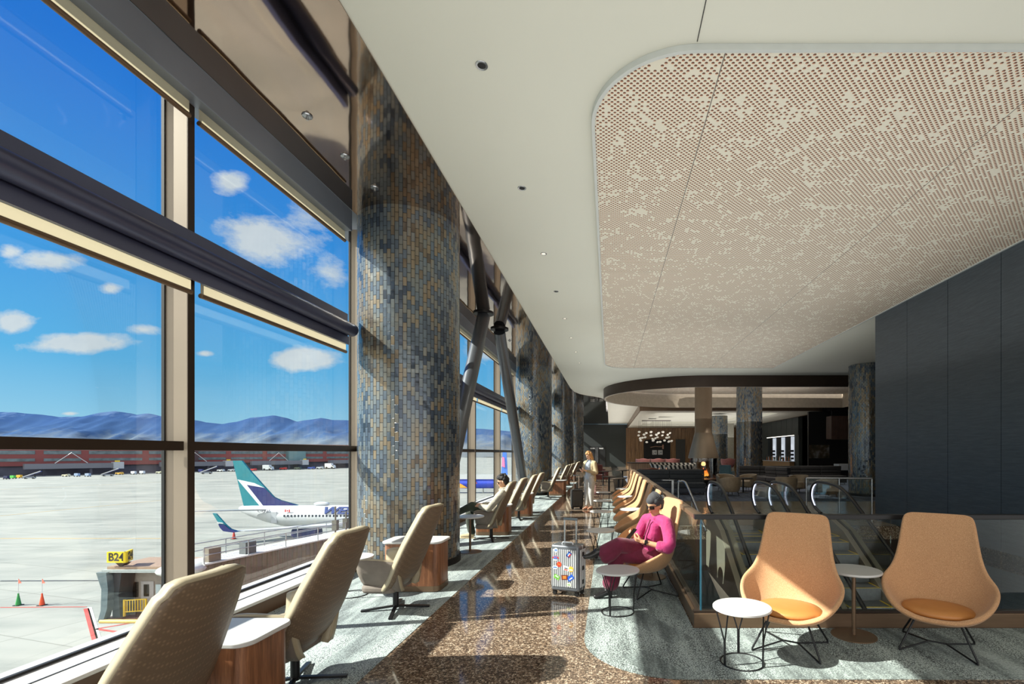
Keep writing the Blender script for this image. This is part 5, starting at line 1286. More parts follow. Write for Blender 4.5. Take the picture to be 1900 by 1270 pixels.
mo = struct(MB().grid(rows).build('mountain_range', m, smooth=180), 'blue hazy mountain range on the horizon'); 
# ---- red brick terminal across the apron
A_, B_ = Vector((-359,285)), Vector((-226,505)); dv = (B_-A_).normalized(); A_ = A_-dv*120; L = (B_-A_).length
t = thing('terminal_building', 'long low red brick terminal building across the apron', 'building', (A_.x,A_.y,GZ), math.atan2(dv.y,dv.x))
# local x runs along the facade, -y faces the apron
bk = mat('red_brick', C(132,72,70), 0.9, 0, 0.12, 0.05); wn = mat('ribbon_windows', C(92,104,108), 0.25, 0, 0.35, 0.3); dk = mat('ground_floor_dark', C(74,72,84), 0.8, 0, 0.4, 0.1)  # dark uneven tone for the ground floor and bridge legs
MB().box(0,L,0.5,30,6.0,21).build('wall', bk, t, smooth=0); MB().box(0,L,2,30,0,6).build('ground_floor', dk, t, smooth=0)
MB().box(0,L,-0.5,31,21,21.7).build('parapet', mat('parapet_stone', C(160,130,120), 0.9), t, smooth=0)
x = 4
while x < L-30:
    w = random.choice((16,22,26)); MB().box(x,x+w,0.3,0.6,8.8,10.6).build('window_band', wn, t, smooth=0); MB().box(x,x+w,0.3,0.6,13.2,15.4).build('window_band', wn, t, smooth=0); x += w+3.5
q = 120+93; MB().box(q-9,q,-3,0.5,6,21.2).build('dark_stair_tower', mat('dark_glass_tower', C(70,44,48), 0.4), t, smooth=0); MB().box(q+62,q+76,-4,0.5,4,19.5).build('glass_bay', mat('green_glass_bay', C(96,124,128), 0.2), t, smooth=0)
# far jet bridges
gr = mat('far_bridge_grey', C(112,112,120), 0.6)
Mw = Matrix.Translation((A_.x,A_.y,GZ)) @ Matrix.Rotation(math.atan2(dv.y,dv.x),4,'Z')
def along(u, w, z=0): return tuple((Mw @ Vector((u,-w,z))))
for i, u in enumerate((92,150,212,268,330)):
    t = thing('far_jet_bridge', ('grey jet bridge at the far left of the brick terminal','grey jet bridge second from left at the brick terminal','grey jet bridge in the middle of the brick terminal','grey jet bridge second from right at the brick terminal','grey jet bridge at the right of the brick terminal')[i], 'jet bridge', along(u,0), math.atan2(dv.y,dv.x))
    MB().box(-22,16,-8,-4.4,4.2,7.4).build('tunnel', gr, t, smooth=0); MB().box(16,21,-8.8,-3.6,3.6,8.0).build('cab', mat('far_cab', C(176,178,184), 0.5), t, smooth=0)
    MB().box(-4,0,-4.4,0.4,4.2,7.4).build('rotunda_link', gr, t, smooth=0)
    for x in (-14,6): MB().box(x-0.6,x+0.6,-6.6,-5.6,0,4.2).build('support_leg', dk, t, smooth=0)
    MB().box(16.5,19,-8.9,-8.8,8.1,9.0).build('gate_sign', M['yellow'], t, smooth=0)
    if i in (1,2,3):
        MB().tube([(-10,-9,7.6),(-3,-9,14.2),(4,-9,7.6)], 0.22, 6).build('mast_frame', M['whitetop'], t)
for i, (px_, py_, kind, colr, lab) in enumerate(((12,890,'box',C(40,44,80),'navy baggage container at the far left of the terminal apron'),(24,889,'box',C(90,190,80),'bright green cargo container before the brick terminal'),(36,888,'box',C(226,170,50),'orange yellow cargo container before the brick terminal'),(123,885,'cart',C(206,200,170),'pale service truck parked before the brick terminal'),(143,885,'box',C(150,170,200),'grey blue baggage cart before the terminal'),(163,885,'box',C(160,176,200),'second grey blue baggage cart before the terminal'),(222,881.5,'cart',C(230,180,80),'orange striped tug before the terminal'),(248,881,'box',C(220,224,230),'white baggage cart near the first window mullion'),(264,880.5,'box',C(220,224,230),'white cargo cart by the window mullion'),(297,879.5,'cart',C(206,206,180),'pale utility cart hidden partly by the mullion'),(373,877.5,'box',C(40,50,110),'blue baggage cart right of the mullion far away'),(410,876,'cart',C(200,204,206),'white utility truck far away left of the aircraft tail'),(430,875.5,'cart',C(190,196,200),'white pickup far away beside the aircraft tail'),(470,874.5,'cart',C(190,50,44),'red truck just right of the aircraft tail fin'),(498,873.5,'van',C(206,210,212),'large white delivery van far across the apron'),(526,872.5,'cart',C(190,60,54),'small red tug far across the apron'),(553,872,'cart',C(70,84,70),'dark green tug far across the apron'),(578,871.5,'cart',C(60,84,160),'blue baggage tug far across the apron'),(594,871,'cart',C(190,196,198),'grey tug far across the apron near the column'),(613,870.5,'van',C(224,224,222),'white box truck far across the apron near the column'))):
    x, y = gp(px_, py_); s = y*0.0011*(2.2 if kind == 'box' else 2.6)*(1.5 if kind == 'van' else 1.0)
    t = thing({'box':'baggage_cart','cart':'service_truck','van':'delivery_van'}[kind], lab, {'box':'cart','cart':'truck','van':'van'}[kind], (x,y,GZ), 0.05)
    mm = mat('vehicle_paint', colr, 0.5)
    if kind == 'box': MB().box(-s*1.6,s*1.6,-s,s,0.5*s,2.8*s).build('body', mm, t, smooth=0, bevel=0.1*s)
    else:
        MB().box(-s*2.2,s*0.9,-s,s,0.45*s,(2.6 if kind == 'van' else 1.5)*s).build('body', mm, t, smooth=0, bevel=0.1*s); MB().prism([(s*0.9,0.45*s),(s*2.1,0.45*s),(s*2.1,1.1*s),(s*1.7,1.9*s),(s*0.9,1.9*s)], -s*0.95, s*0.95, 'y').build('cab', mm, t, smooth=0)
        MB().prism([(s*1.72,1.2*s),(s*2.0,1.2*s),(s*1.66,1.8*s),(s*1.1,1.8*s)], -s*0.97, s*0.97, 'y').build('windscreen', M['lens'], t, smooth=0)
    for x in (-1.3,1.2):
        for q in (-1,1): MB().lathe([(0.5*s,-0.1*s),(0.5*s,0.1*s)], 14, (x*s,q*s*0.95,0.5*s), 'y').build('wheel', M['rubber'], t)
for i, (px_, py_, up) in enumerate(((60,889,1),(205,884,1),(388,880,1))):
    x, y = gp(px_, py_); t = thing('belt_loader', ('blue belt loader ramp at the far left of the terminal','blue belt loader ramp left of the big window mullion','blue belt loader ramp just right of the big window mullion')[i], 'belt loader', (x,y,GZ), 0.35)
    s = y/300.0; MB().bar((-4.2*s,0,0.9*s),(4.2*s,0,4.6*s),1.2*s,0.35*s).build('ramp', mat('ramp_blue', C(34,52,150), 0.5), t, smooth=0); MB().bar((-4.2*s,-0.7*s,1.1*s),(4.2*s,-0.7*s,4.8*s),0.1*s,0.5*s).build('side_rail', M['whitetop'], t, smooth=0)
    MB().box(-4*s,1.5*s,-0.6*s,0.6*s,0.4*s,1.1*s).build('chassis', M['fascia'], t, smooth=0); MB().box(1.0*s,1.4*s,-0.3*s,0.3*s,1.1*s,3.1*s).build('lift_post', M['black'], t, smooth=0)
    for q in (-3,0.6):
        for w_ in (-1,1): MB().lathe([(0.45*s,-0.12*s),(0.45*s,0.12*s)], 14, (q*s,w_*0.6*s,0.45*s), 'y').build('wheel', M['rubber'], t)
# ---- the near aircraft
t = thing('airliner', 'white airliner with teal and navy tail fin parked across the apron', 'aircraft', (-50,79,GZ))
wp = mat('aircraft_white', C(186,190,194), 0.35, 0, 0.02, 1); teal_ = mat('tail_teal', C(18,120,132), 0.4, 0, 0.08, 0.6); nav = mat('tail_navy', C(26,34,98), 0.4, 0, 0.08, 0.6)
YF = 80.0; zc = at(0,938,YF).z-1.88
prof = []; n = 28; vs = []; fs = []
SEC = [(-61.1,0.25,1.35),(-60.6,0.55,1.25),(-59,0.95,0.90),(-56.5,1.38,0.48),(-54,1.68,0.19),(-52,1.82,0.05),(-50,1.88,0),(-40,1.88,0),(-30,1.88,0),(-27,1.8,-0.05),(-25.5,1.4,-0.25),(-24.6,0.8,-0.5),(-24.3,0.2,-0.65)]
for x, r, up in SEC:
    for i in range(n): a = 2*PI*i/n; vs.append((x, YF+r*math.cos(a), zc+up+r*math.sin(a)))
for j in range(len(SEC)-1):
    for i in range(n): fs.append((j*n+i, j*n+(i+1)%n, (j+1)*n+(i+1)%n, (j+1)*n+i))
fs += [tuple(range(n)), tuple((len(SEC)-1)*n+i for i in range(n))]
MB().add(vs, fs).build('fuselage', wp, t, True, 60)
def z5(a, b, y=YF): q = at(360+a/5.293, 840+b/5.293, y); return (q.x, q.z)
fin = [z5(387,80),z5(475,80),z5(560,185),z5(690,330),z5(790,440),z5(850,468),z5(1020,517),z5(1020,540),z5(500,545)]
MB().prism(fin, YF-0.18, YF+0.18, 'y').build('tail_fin', teal_, t, True, 0)
MB().prism([z5(435,265),z5(600,300),z5(700,347),z5(527,318),z5(690,526),z5(655,526)], YF-0.20, YF+0.20, 'y').build('fin_chevron', mat('chevron_white', C(214,220,222), 0.4), t, True, 0)
MB().prism([z5(527,318),z5(700,347),z5(790,440),z5(850,468),z5(1020,517),z5(690,526)], YF-0.21, YF+0.21, 'y').build('fin_navy_panel', nav, t, True, 0)
zs = at(0,946,YF).z
MB().add([(-60,78.6,zs),(-55.6,78.4,zs),(-62.6,72.6,zs+0.5),(-64.2,72.6,zs+0.5),(-60,78.6,zs+0.2),(-55.6,78.4,zs+0.25),(-62.6,72.6,zs+0.58),(-64.2,72.6,zs+0.58)], [(0,1,2,3),(7,6,5,4),(0,4,5,1),(1,5,6,2),(2,6,7,3),(3,7,4,0)]).build('stabilizer', mat('stab_grey', C(140,146,150), 0.4), t, True, 0)
wr, wt_ = zc-1.0, at(430,987,64).z
MB().add([(-43,78.4,wr),(-35,78.4,wr),(-48.2,64,wt_),(-49.9,64,wt_),(-43,78.4,wr+0.3),(-35,78.4,wr+0.5),(-48.2,64,wt_+0.12),(-49.9,64,wt_+0.12)], [(0,1,2,3),(7,6,5,4),(0,4,5,1),(1,5,6,2),(2,6,7,3),(3,7,4,0)]).build('wing', wp, t, True, 0)
W64 = lambda a, b: z5(a, b, 63.6)
MB().prism([W64(187,598),W64(222,602),W64(300,690),W64(360,752),W64(440,778),W64(400,786),W64(300,772),W64(262,720)], 63.5, 63.7, 'y').build('winglet', teal_, t, True, 0)
MB().prism([W64(232,682),W64(290,690),W64(300,700),W64(240,695)], 63.4, 63.8, 'y').build('winglet_stripe', wp, t, True, 0); MB().prism([W64(250,703),W64(310,710),W64(360,752),W64(440,778),W64(400,786),W64(300,772),W64(268,740)], 63.38, 63.82, 'y').build('winglet_navy', nav, t, True, 0)
e = at(570,989,71); MB().lathe([(0.75,-1.9),(1.0,-1.2),(1.05,0.6),(0.95,1.7)], 24, tuple(e), 'x').build('engine', nav, t, True, 60)
winm = mat('cabin_window_dark', C(40,48,62), 0.3); wme = None
zw = at(0,958,YF-1.86).z
for k in range(40):
    x = -53.4+k*0.57*1.0
    if wme is None: o = MB().prism(rrect(-0.13,0.13,-0.19,0.19,0.09,4), -0.02, 0.02, 'y').build('cabin_window', winm, t); wme = o.data
    else: o = bpy.data.objects.new('cabin_window', wme); COL.objects.link(o); o.parent = t
    o.location = Vector((x+0.9, YF-1.845, zw))-t.location
bl_ = mat('letter_blue', C(30,56,120), 0.4)
LY = YF-1.72; lp = at(598,948.5,LY)
o = text('lettering', 'WESTJET', bl_, t, Vector((lp.x-0.1,LY,lp.z))-t.location, (PI/2-0.28,0,0), 1.55, 0.12, 0.35, 0.05, 1.55, 'LEFT')
o = text('registration', 'C-FKIA', mat('letter_grey', C(128,134,148), 0.5), t, Vector((at(479,948,78.6).x,78.45,at(0,948.5,78.5).z))-t.location, (PI/2-0.25,0,0), 0.62, 0.05, 0.2, 0, 1.1, 'LEFT')
fl = at(533,948.5,YF-1.75); mb = MB()
fg = MB(); fg.cbox((fl.x-0.32,YF-1.72,fl.z),(0.18,0.1,0.4)); fg.cbox((fl.x+0.32,YF-1.72,fl.z),(0.18,0.1,0.4)); fg.cbox((fl.x,YF-1.72,fl.z),(0.2,0.1,0.22)); fg.build('flag', mat('flag_red', C(200,60,60), 0.5), t, True, 0)
dr = at(507,960,YF-1.8); MB().cbox((dr.x,YF-1.62,dr.z-0.1),(0.95,0.12,1.9)).build('rear_door', mat('door_white', C(172,176,182), 0.4), t, True, 0, bevel=0.05)
an = at(597,935.5,80); MB().ball(tuple(an), (1.3,0.6,0.35), 16, 8).build('antenna_dome', wp, t, True, 180)
for x, y in ((-41,77),(-41,83),(-28,80)):
    g = MB().tube([(x,y,zc-1.2),(x,y,GZ+0.6)], 0.16, 8).build('landing_gear', M['chrome'], t, True); MB().lathe([(0.55,-0.35),(0.55,0.35)], 18, (x,y,GZ+0.56), 'y').build('wheel', M['rubber'], t, True)
# ---- the blue aircraft seen between the columns
t = thing('airliner', 'blue airliner with orange swoosh seen between the columns', 'aircraft', (-50,169,GZ))
bl2 = mat('aircraft_blue', C(44,72,196), 0.4, 0, 0.04, 0.4)
MB().lathe([(0.2,-80),(1.5,-76),(1.9,-72),(1.9,-32),(1.6,-29),(0.2,-26.5)], 28, (0,169,GZ+3.5), 'x').build('fuselage', bl2, t, True, 60)
MB().prism([(-56,GZ+3.0),(-51.5,GZ+1.9),(-49,GZ+2.0),(-54,GZ+4.9),(-57,GZ+5.2)], 167.0, 167.2, 'y').build('orange_swoosh', mat('swoosh_orange', C(236,160,50), 0.5), t, True, 0)
MB().prism([(-48,GZ+3.4),(-45.6,GZ+3.4),(-47.5,GZ+6.8),(-48.4,GZ+6.8)], 167.0, 167.2, 'y').build('red_swoosh', mat('swoosh_red', C(206,84,60), 0.5), t, True, 0)
MB().box(-62,-33,167.05,167.4,GZ+4.9,GZ+6.6).build('white_crown', wp, t, True, 0)
for x in (-60,-44,-34): MB().tube([(x,169,GZ+2),(x,169,GZ)], 0.3, 8).build('landing_gear', M['chrome'], t, True)
t = thing('airliner_tail', 'colourful pink and blue aircraft tail glimpsed left of the second column', 'aircraft tail', (-36,165,GZ))
f0 = at(930,882,165); f1 = at(942,882,165); f2 = at(940,840,165); f3 = at(933,838,165)
MB().prism([(f0.x,f0.z),(f1.x,f1.z),(f2.x,f2.z),(f3.x,f3.z)], 164.8, 165.2, 'y').build('fin', mat('fin_blue', C(70,120,210), 0.4, 0, 0.3, 0.3), t, True, 0)
g0 = at(931,866,164.7); g1 = at(937,868,164.7); g2 = at(936,850,164.7); g3 = at(932,848,164.7)
MB().prism([(g0.x,g0.z),(g1.x,g1.z),(g2.x,g2.z),(g3.x,g3.z)], 164.6, 165.4, 'y').build('pink_panel', mat('fin_pink', C(226,120,170), 0.4), t, True, 0)
MB().box(-38,-33,164.6,165.4,GZ,at(0,882,165).z+0.1).build('tail_body', wp, t, True, 0)
# ---- the near jet bridge with gate sign
t = thing('jet_bridge', 'jet bridge with open cab, roof rails and ribbed tunnel outside the window', 'jet bridge', (-29,33,GZ))
tw = mat('bridge_roof_white', C(196,198,196), 0.6); rib = mat('tunnel_ribbed', C(118,106,92), 0.7, 0, 0.15, 1.2); galv = mat('galvanised_steel', C(158,166,170), 0.4, 0.5); ac = mat('accordion_canopy', C(88,104,110), 0.8, 0, 0.15, 3)
yb = 31.5
c0 = at(203,1060,yb); c1 = at(330,1147,yb); xl, xr = c0.x, -27.0; zt, zb = c0.z, c1.z
MB().box(xl+0.2,xr,yb+0.9,yb+1.0,zb+0.1,zt-0.1).build('cab_back_wall', mat('cab_cream', C(150,140,132), 0.6), t, True, 0)
MB().box(xl-0.2,xr+0.2,yb-0.3,yb+2.6,zt-0.05,zt+0.12).build('cab_roof', mat('cab_roof_grey', C(150,158,158), 0.6), t, True, 0); MB().box(xl-0.05,xr+0.2,yb-0.1,yb+2.8,zt+0.13,zt+0.30).build('roof_fascia', mat('fascia_tan', C(150,126,106), 0.6), t, True, 0)
MB().box(xl,xr,yb-0.3,yb+1.0,zb-0.05,zb+0.06).build('cab_floor', mat('cab_floor_red', C(86,62,60), 0.8), t, True, 0)
mb = MB(); hh = zt-zb
MB().prism([(xl-0.35,zt),(xl+0.3,zt),(xl+0.42,zt-hh*0.35),(xl+0.36,zt-hh*0.75),(xl+0.1,zb-0.1),(xl-0.25,zb-0.1),(xl-0.05,zt-hh*0.8),(xl+0.0,zt-hh*0.35)], yb-0.5, yb-0.1, 'y').build('canopy_bellows', ac, t, True, 0)
MB().prism([(xl+0.3,zt),(xl+0.9,zt),(xl+0.7,zt-hh*0.5),(xl+0.8,zb),(xl+0.3,zb)], yb-0.1, yb+0.85, 'y').build('canopy_curtain', mat('curtain_dark', C(52,58,64), 0.7), t, True, 0)
MB().tube([(xl-0.1,yb-0.45,zb-0.08),(xr,yb-0.45,zb-0.08)], 0.13, 12).build('bumper', mat('bumper_yellow', C(214,178,96), 0.6), t, True)
dx0 = at(263,1100,yb+0.9).x; cdoor = MB().box(dx0,dx0+0.85,yb+0.84,yb+0.9,zb+0.1,zb+2.15).build('cab_door', mat('cab_door_grey', C(172,168,170), 0.5), t, True, 0); dwin = MB().box(dx0+0.2,dx0+0.55,yb+0.82,yb+0.84,zb+1.15,zb+1.95).build('door_window', M['lens'], cdoor, False, 0); dwin.data.transform(Matrix.Translation(-t.location))
MB().box(dx0+1.0,dx0+1.35,yb+0.82,yb+0.88,zb+1.15,zb+1.95).build('side_window', mat('side_window_bright', C(190,206,214), 0.2), t, True, 0)
MB().box(dx0-1.7,dx0-0.2,yb+0.82,yb+0.88,zb+1.1,zb+2.1).build('side_window', M['lens'], t, True, 0)
def rail(x0_, x1_, nm):
    mb = MB(); y = yb+0.1
    for z in (zb+0.35,zb+1.1): mb.bar((x0_,y,z),(x1_,y+0.3,z),0.05,0.06)
    n_ = int((x1_-x0_)/0.14)
    for k in range(n_+1): q = k/n_; mb.bar((x0_+(x1_-x0_)*q,y+0.3*q,zb+0.3),(x0_+(x1_-x0_)*q,y+0.3*q,zb+1.12),0.04 if 0 < k < n_ else 0.09,0.04 if 0 < k < n_ else 0.09)
    mb.bar((x0_,y,zb+0.06),(x0_,y,zb+1.15),0.10,0.10); mb.build(nm, M['yellow'], t, True, 0)
rail(at(228,1100,yb).x, at(260,1100,yb).x, 'yellow_rail'); rail(at(290,1100,yb).x, xr-0.1, 'yellow_rail')
# tunnel
P0, P1 = Vector((-27.6,32.0)), Vector((-21.5,56.0)); dd = (P1-P0).normalized(); nn = Vector((dd.y,-dd.x))
zr = -5.65
def Q(s, w, z): q = P0+dd*s+nn*w; return (q.x,q.y,z)
LL = (P1-P0).length
mb = MB(); mb.X = None
def slab(w0, w1, z0, z1, nm, m_, s0=0, s1=LL): return MB().add([Q(s0,w0,z0),Q(s1,w0,z0),Q(s1,w1,z0),Q(s0,w1,z0),Q(s0,w0,z1),Q(s1,w0,z1),Q(s1,w1,z1),Q(s0,w1,z1)], [(0,3,2,1),(4,5,6,7),(0,1,5,4),(1,2,6,5),(2,3,7,6),(3,0,4,7)]).build(nm, m_, t, True, 0)
slab(-1.0,1.0,zr-2.9,zr-0.1,'tunnel',rib); slab(-1.12,1.12,zr-0.1,zr,'tunnel_roof',tw)
mb = MB(); k = 0.3
while k < LL: mb.add(*[[Q(k+a,1.0+b,z) for a, b, z in ((0,0,zr-2.8),(0.08,0,zr-2.8),(0.08,0.06,zr-2.8),(0,0.06,zr-2.8),(0,0,zr-0.15),(0.08,0,zr-0.15),(0.08,0.06,zr-0.15),(0,0.06,zr-0.15))], [(0,3,2,1),(4,5,6,7),(0,1,5,4),(1,2,6,5),(2,3,7,6),(3,0,4,7)]]); k += 0.42
mb.build('ribs', rib, t, True, 0)
for w, nm in ((1.05,'roof_rail'),(-1.05,'roof_rail')):
    mb = MB()
    for z in (zr+0.55,zr+1.05): mb.tube([Q(0,w,z),Q(LL,w,z)], 0.035, 6)
    k = 0.0
    while k <= LL: mb.tube([Q(k,w,zr),Q(k,w,zr+1.08)], 0.04, 6); k += 3.0
    mb.build(nm, galv, t, True, 0)
MB().ball(Q(-0.6,0,zr-0.25), (1.3,1.3,0.42), 24, 10).build('rotunda_dome', tw, t, True, 180)
slab(0.4,0.9,zr,zr+0.9,'equipment_box',mat('box_tan', C(120,112,100), 0.6),0.4,1.2); slab(0.2,0.8,zr,zr+0.85,'equipment_box',mat('box_grey', C(90,94,96), 0.6),3.0,3.8)
for s, h in ((11.0,2.6),(12.2,2.0),(13.4,2.3)):
    mb = MB(); mb.tube([Q(s,0.9,zr-1.8),Q(s,0.9,zr+h)], 0.07, 8); mb.add(*[[Vector(Q(s,0.9,zr+0.5))+Vector(d) for d in ((-.2,-.2,0),(.2,-.2,0),(.2,.2,0),(-.2,.2,0),(-.2,-.2,.9),(.2,-.2,.9),(.2,.2,.9),(-.2,.2,.9))], [(0,3,2,1),(4,5,6,7),(0,1,5,4),(1,2,6,5),(2,3,7,6),(3,0,4,7)]]); mb.build('camera_mast', mat('mast_grey', C(110,108,100), 0.5, 0.3), t, True, 0)
for s in (3.0,20.0): MB().tube([Q(s,0,GZ),Q(s,0,zr-2.9)], 0.35, 12).build('support_leg', galv, t, True)
MB().tube([(xl+2.6,yb+1.8,GZ),(xl+2.6,yb+1.8,zb)], 0.35, 12).build('support_leg', galv, t, True)
# gate sign
t = thing('gate_sign', 'yellow gate sign with two faces reading B24 on the jet bridge roof', 'sign', (-32.2,32.0,zt+0.3))
sgy = mat('sign_yellow', C(232,204,30), 0.5, 0, 0.02); blk = mat('sign_black', C(18,18,18), 0.5)
a0 = at(198,1025,31.3); a1 = at(233,1045,31.3); sw, sh_ = a1.x-a0.x, a0.z-a1.z; cz_ = (a0.z+a1.z)/2
MB().box(a0.x,a1.x,31.3,31.45,a1.z,a0.z).build('face_panel', sgy, t, True, 0)
text('lettering', 'B24', blk, t, Vector(((a0.x+a1.x)/2,31.29,cz_))-t.location, (PI/2,0,0), sh_*1.02, 0.004, 0, 0.018, 0.92)
b1_ = Vector((a1.x,31.3)); b2_ = Vector(((247-1130)/897*32.3,32.3))
mb = MB(); d_ = (b2_-b1_).normalized(); n_ = Vector((-d_.y,d_.x))*0.12
mb.add([(*b1_,a1.z),(*b2_,a1.z),(*(b2_+n_),a1.z),(*(b1_+n_),a1.z),(*b1_,a0.z),(*b2_,a0.z),(*(b2_+n_),a0.z),(*(b1_+n_),a0.z)], [(0,3,2,1),(4,5,6,7),(0,1,5,4),(1,2,6,5),(2,3,7,6),(3,0,4,7)]).build('side_panel', sgy, t, True, 0)
mid = (b1_+b2_)/2
text('lettering', 'B24', blk, t, Vector((mid.x-n_.x*0.1,mid.y-n_.y*0.1,cz_))-t.location, (PI/2,0,math.atan2(d_.y,d_.x)), sh_*1.0, 0.004, 0, 0.018, 0.9)
MB().prism([(a0.x+0.55,a1.z),(a1.x,a1.z),(a1.x-0.25,a1.z-0.22),(a0.x+0.8,a1.z-0.22)], 31.3, 31.7, 'y').build('bracket', M['bronze_dark'], t, True, 0); px0 = (a0.x+a1.x)/2+0.1; MB().tube([(px0,31.5,a1.z-0.15),(px0,31.5,zt+0.30)], 0.05, 8).build('post', M['bronze_dark'], t, True)
# cones
def cone(label, px_, py_, col, s=1.0, flag=False):
    x, y = gp(px_, py_); t = thing('traffic_cone', label, 'traffic cone', (x,y,GZ))
    MB().cbox((0,0,0.03),(0.5*s,0.5*s,0.06)).build('base', M['rubber'], t); MB().lathe([(0.20*s,0.06),(0.07*s,0.9*s),(0.06*s,0.95*s),(0.06*s,1.1*s)], 18).build('cone', col, t)
    if flag: MB().tube([(0,0,1.1*s),(0,0,2.4)], 0.02, 6).build('pole', M['whitetop'], t); MB().prism([(0,2.0),(0.3,2.05),(0.02,2.45)], -0.01, 0.01, 'y').build('flag', mat('flag_pink', C(226,120,100), 0.7), t)
cone('green traffic cone with a flag pole, left one of two on the apron', 34, 1124, mat('cone_green', C(44,140,70), 0.6), 1.0, True); cone('orange traffic cone with a flag pole, right one of two on the apron', 78, 1124, mat('cone_orange', C(226,80,40), 0.6), 1.0, True); cone('small red traffic cone beneath the aircraft wing', 434, 1001, mat('cone_red', C(190,60,48), 0.6), 1.3)
# ================================================================== SKY, SUN, LAMPS, CAMERA
w = bpy.data.worlds.new('sky'); bpy.context.scene.world = w; w.use_nodes = True
t = NT(w.node_tree); t.n.clear(); out = t.new('ShaderNodeOutputWorld'); bg = t.new('ShaderNodeBackground')
tc = t.new('ShaderNodeTexCoord'); x, y, z = t.sep(tc.outputs['Generated'])
el = t.m('MAXIMUM', z, 0.0)
blue = t.ramp(el, [(0.0, C(186,222,242)), (0.05, C(156,214,246)), (0.14, C(104,190,244)), (0.30, C(66,160,240)), (0.50, C(40,128,232)), (0.75, C(24,98,212)), (1.0, C(16,80,190))])
# unseen added light: white bank over the half of the sky behind the hall
fill_bank = t.m('SMOOTHSTEP', 0.0, 0.0) if False else t.m('MULTIPLY', t.m('ADD', t.m('MULTIPLY', y, -1.0), 0.05), 1.6, clamp=True)
col = t.mix(fill_bank, blue, (1.0,0.985,0.95,1))
# cumulus in the north-west: ellipses in direction space broken by noise
yy = t.m('MAXIMUM', y, 0.02); u = t.m('DIVIDE', x, yy); v = t.m('DIVIDE', z, yy)
uv = t.comb(u, v, 0.0)
n1 = t.noise(t.comb(t.m('MULTIPLY', u, 0.6), v, 0.0), 11.0, 7, 0.62); n2 = t.noise(t.comb(t.m('MULTIPLY', u, 0.5), t.m('ADD', v, t.m('MULTIPLY', u, 0.22)), 3.3), 9.0, 8, 0.68)
tot = None
for (px_, py_, a, b, k, nz) in ((148,637,150,30,1.35,n1),(25,598,60,34,1.2,n1),(566,668,112,32,1.35,n1),(380,656,30,10,1.1,n1),(500,440,150,62,1.0,n2),(430,338,46,28,0.8,n2),(570,415,90,80,0.75,n2),(85,484,110,26,0.9,n2),(268,612,70,22,0.85,n2),(205,536,38,16,0.75,n2),(20,470,40,20,0.8,n2),(130,768,26,5,0.9,n1),(620,500,60,60,0.6,n2),(905,640,60,50,0.9,n2)):
    u0, v0 = (px_-1130)/897, (841-py_)/897
    du = t.m('DIVIDE', t.m('SUBTRACT', u, u0), a/897); dv_ = t.m('DIVIDE', t.m('SUBTRACT', v, v0), b/897)
    d = t.m('SQRT', t.m('ADD', t.m('MULTIPLY', du, du), t.m('MULTIPLY', dv_, dv_)))
    f = t.m('MULTIPLY', t.m('SUBTRACT', 1.0, d, clamp=True), k)
    g = t.m('MULTIPLY', t.m('ADD', t.m('SUBTRACT', nz, 0.62), t.m('MULTIPLY', f, 0.42)), 5.0, clamp=True)
    g = t.m('MULTIPLY', g, t.m('GREATER_THAN', f, 0.001))
    tot = g if tot is None else t.m('MAXIMUM', tot, g)
front = t.m('GREATER_THAN', y, 0.05)
tot = t.m('MULTIPLY', tot, front)
col = t.mix(t.m('MULTIPLY', tot, 0.92), col, t.mix(n1, C(196,208,222), C(255,255,255)))
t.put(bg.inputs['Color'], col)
t.put(bg.inputs['Strength'], t.m('ADD', 0.95, t.m('MULTIPLY', fill_bank, SKYFILL)))
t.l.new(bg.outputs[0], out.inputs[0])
sd = Vector((0.576,0.114,-0.445)).normalized()
sl = bpy.data.lights.new('sun', 'SUN'); sl.energy = SUN; sl.angle = 0.009; sl.color = (1.0,0.95,0.87)
so = bpy.data.objects.new('sun', sl); COL.objects.link(so); so.rotation_euler = sd.to_track_quat('-Z','Y').to_euler(); so.location = (-30,-6,30)
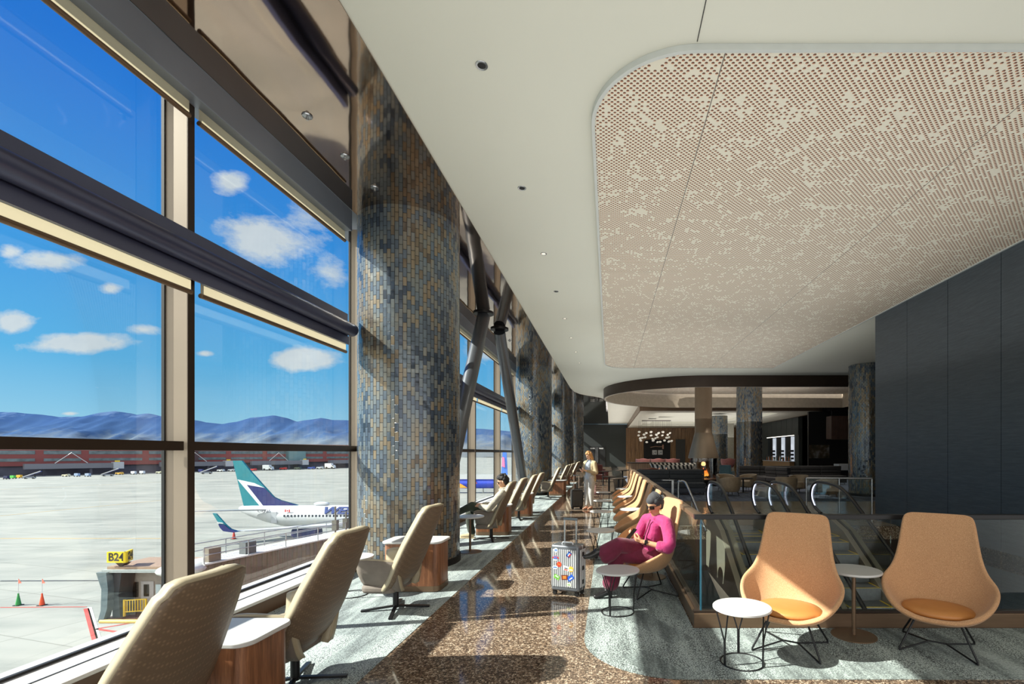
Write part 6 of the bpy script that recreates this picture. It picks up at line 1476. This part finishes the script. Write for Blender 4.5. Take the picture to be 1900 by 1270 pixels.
# unseen fill lamps added to brighten the hall, most aimed at the ceiling
def lamp(x, y, z, sx, sy, p, colr=(1,0.96,0.9), rot=(0,0,0)):
    l = bpy.data.lights.new('fill_lamp', 'AREA'); l.shape = 'RECTANGLE'; l.size = sx; l.size_y = sy; l.energy = p; l.color = colr
    o = bpy.data.objects.new('fill_lamp', l); COL.objects.link(o); o.location = (x,y,z); o.rotation_euler = rot; return o
def spot(x, y, z, p, colr=(1,0.92,0.8), size=1.6):
    l = bpy.data.lights.new('downlight_lamp', 'SPOT'); l.energy = p; l.color = colr; l.spot_size = size; l.spot_blend = 0.6; l.shadow_soft_size = 0.03
    o = bpy.data.objects.new('downlight_lamp', l); COL.objects.link(o); o.location = (x,y,z); return o
UP = PI
lamp(2.2,6.2,3.3,7.6,11.5,UPL*90,(0.97,1,0.965),(UP,0,0))
lamp(2.6,16.5,3.3,8.0,8.0,UPL*66,(0.97,1,0.965),(UP,0,0))
lamp(0.3,25.5,3.6,3.6,9,UPL*24,(0.97,1,0.965),(UP,0,0))
lamp(0.7,43,3.6,2.0,24,UPL*90,(1,0.98,0.94),(UP,0,0))
lamp(3.5,4.0,-0.45,5,5,230,(1,0.97,0.92))  # unseen lamp added under the floor to brighten the escalator well
lamp(3.5,9.0,-0.95,4.5,3,110,(1,0.97,0.92))  # another unseen lamp added for the well, nearer the landing
lamp(7.5,26,3.4,8,7,UPL*90,(1,0.96,0.9),(UP,0,0))
lamp(8,44,3.2,9,16,UPL*240,(1,0.96,0.9),(UP,0,0))
for y in (6.2,10.2,14.3,18.3): spot(-1.12,y,CZ-0.03,40)
for x, y in ((4,36.3),(11,36.3),(4,51.5),(11,51.5)): spot(x,y,4.5,300)
for x, y in ((6.0,23.5),(9.5,24.0),(2.5,28.5),(12,28)): spot(x,y,4.4,320)
for y in (41.5,43.8,46): spot(15.2,y,3.0,25)
spot(16,30.5,4.4,60)
fl = bpy.data.lights.new('fire_glow', 'POINT'); fl.energy = 25; fl.color = (1,0.45,0.15); fl.shadow_soft_size = 0.12
fo = bpy.data.objects.new('fire_glow', fl); COL.objects.link(fo); fo.location = (4.88,25.0,1.05)
cam = bpy.data.cameras.new('camera'); co = bpy.data.objects.new('camera', cam); COL.objects.link(co)
co.location = (0,0,H); co.rotation_euler = (PI/2,0,0); cam.sensor_width = 36; cam.lens = 897/1900*36; cam.shift_x = -180/1900; cam.shift_y = 206/1900; cam.clip_end = 6000; cam.clip_start = 0.05
sc = bpy.context.scene; sc.camera = co
sc.view_settings.view_transform = VIEW; sc.view_settings.look = LOOK; sc.view_settings.exposure = EXPO; sc.view_settings.gamma = 1.0
sc.cycles.max_bounces = 10; sc.cycles.diffuse_bounces = 5; sc.cycles.transparent_max_bounces = 16; sc.cycles.glossy_bounces = 4
sc.cycles.caustics_reflective = False; sc.cycles.caustics_refractive = False; sc.cycles.sample_clamp_indirect = 6
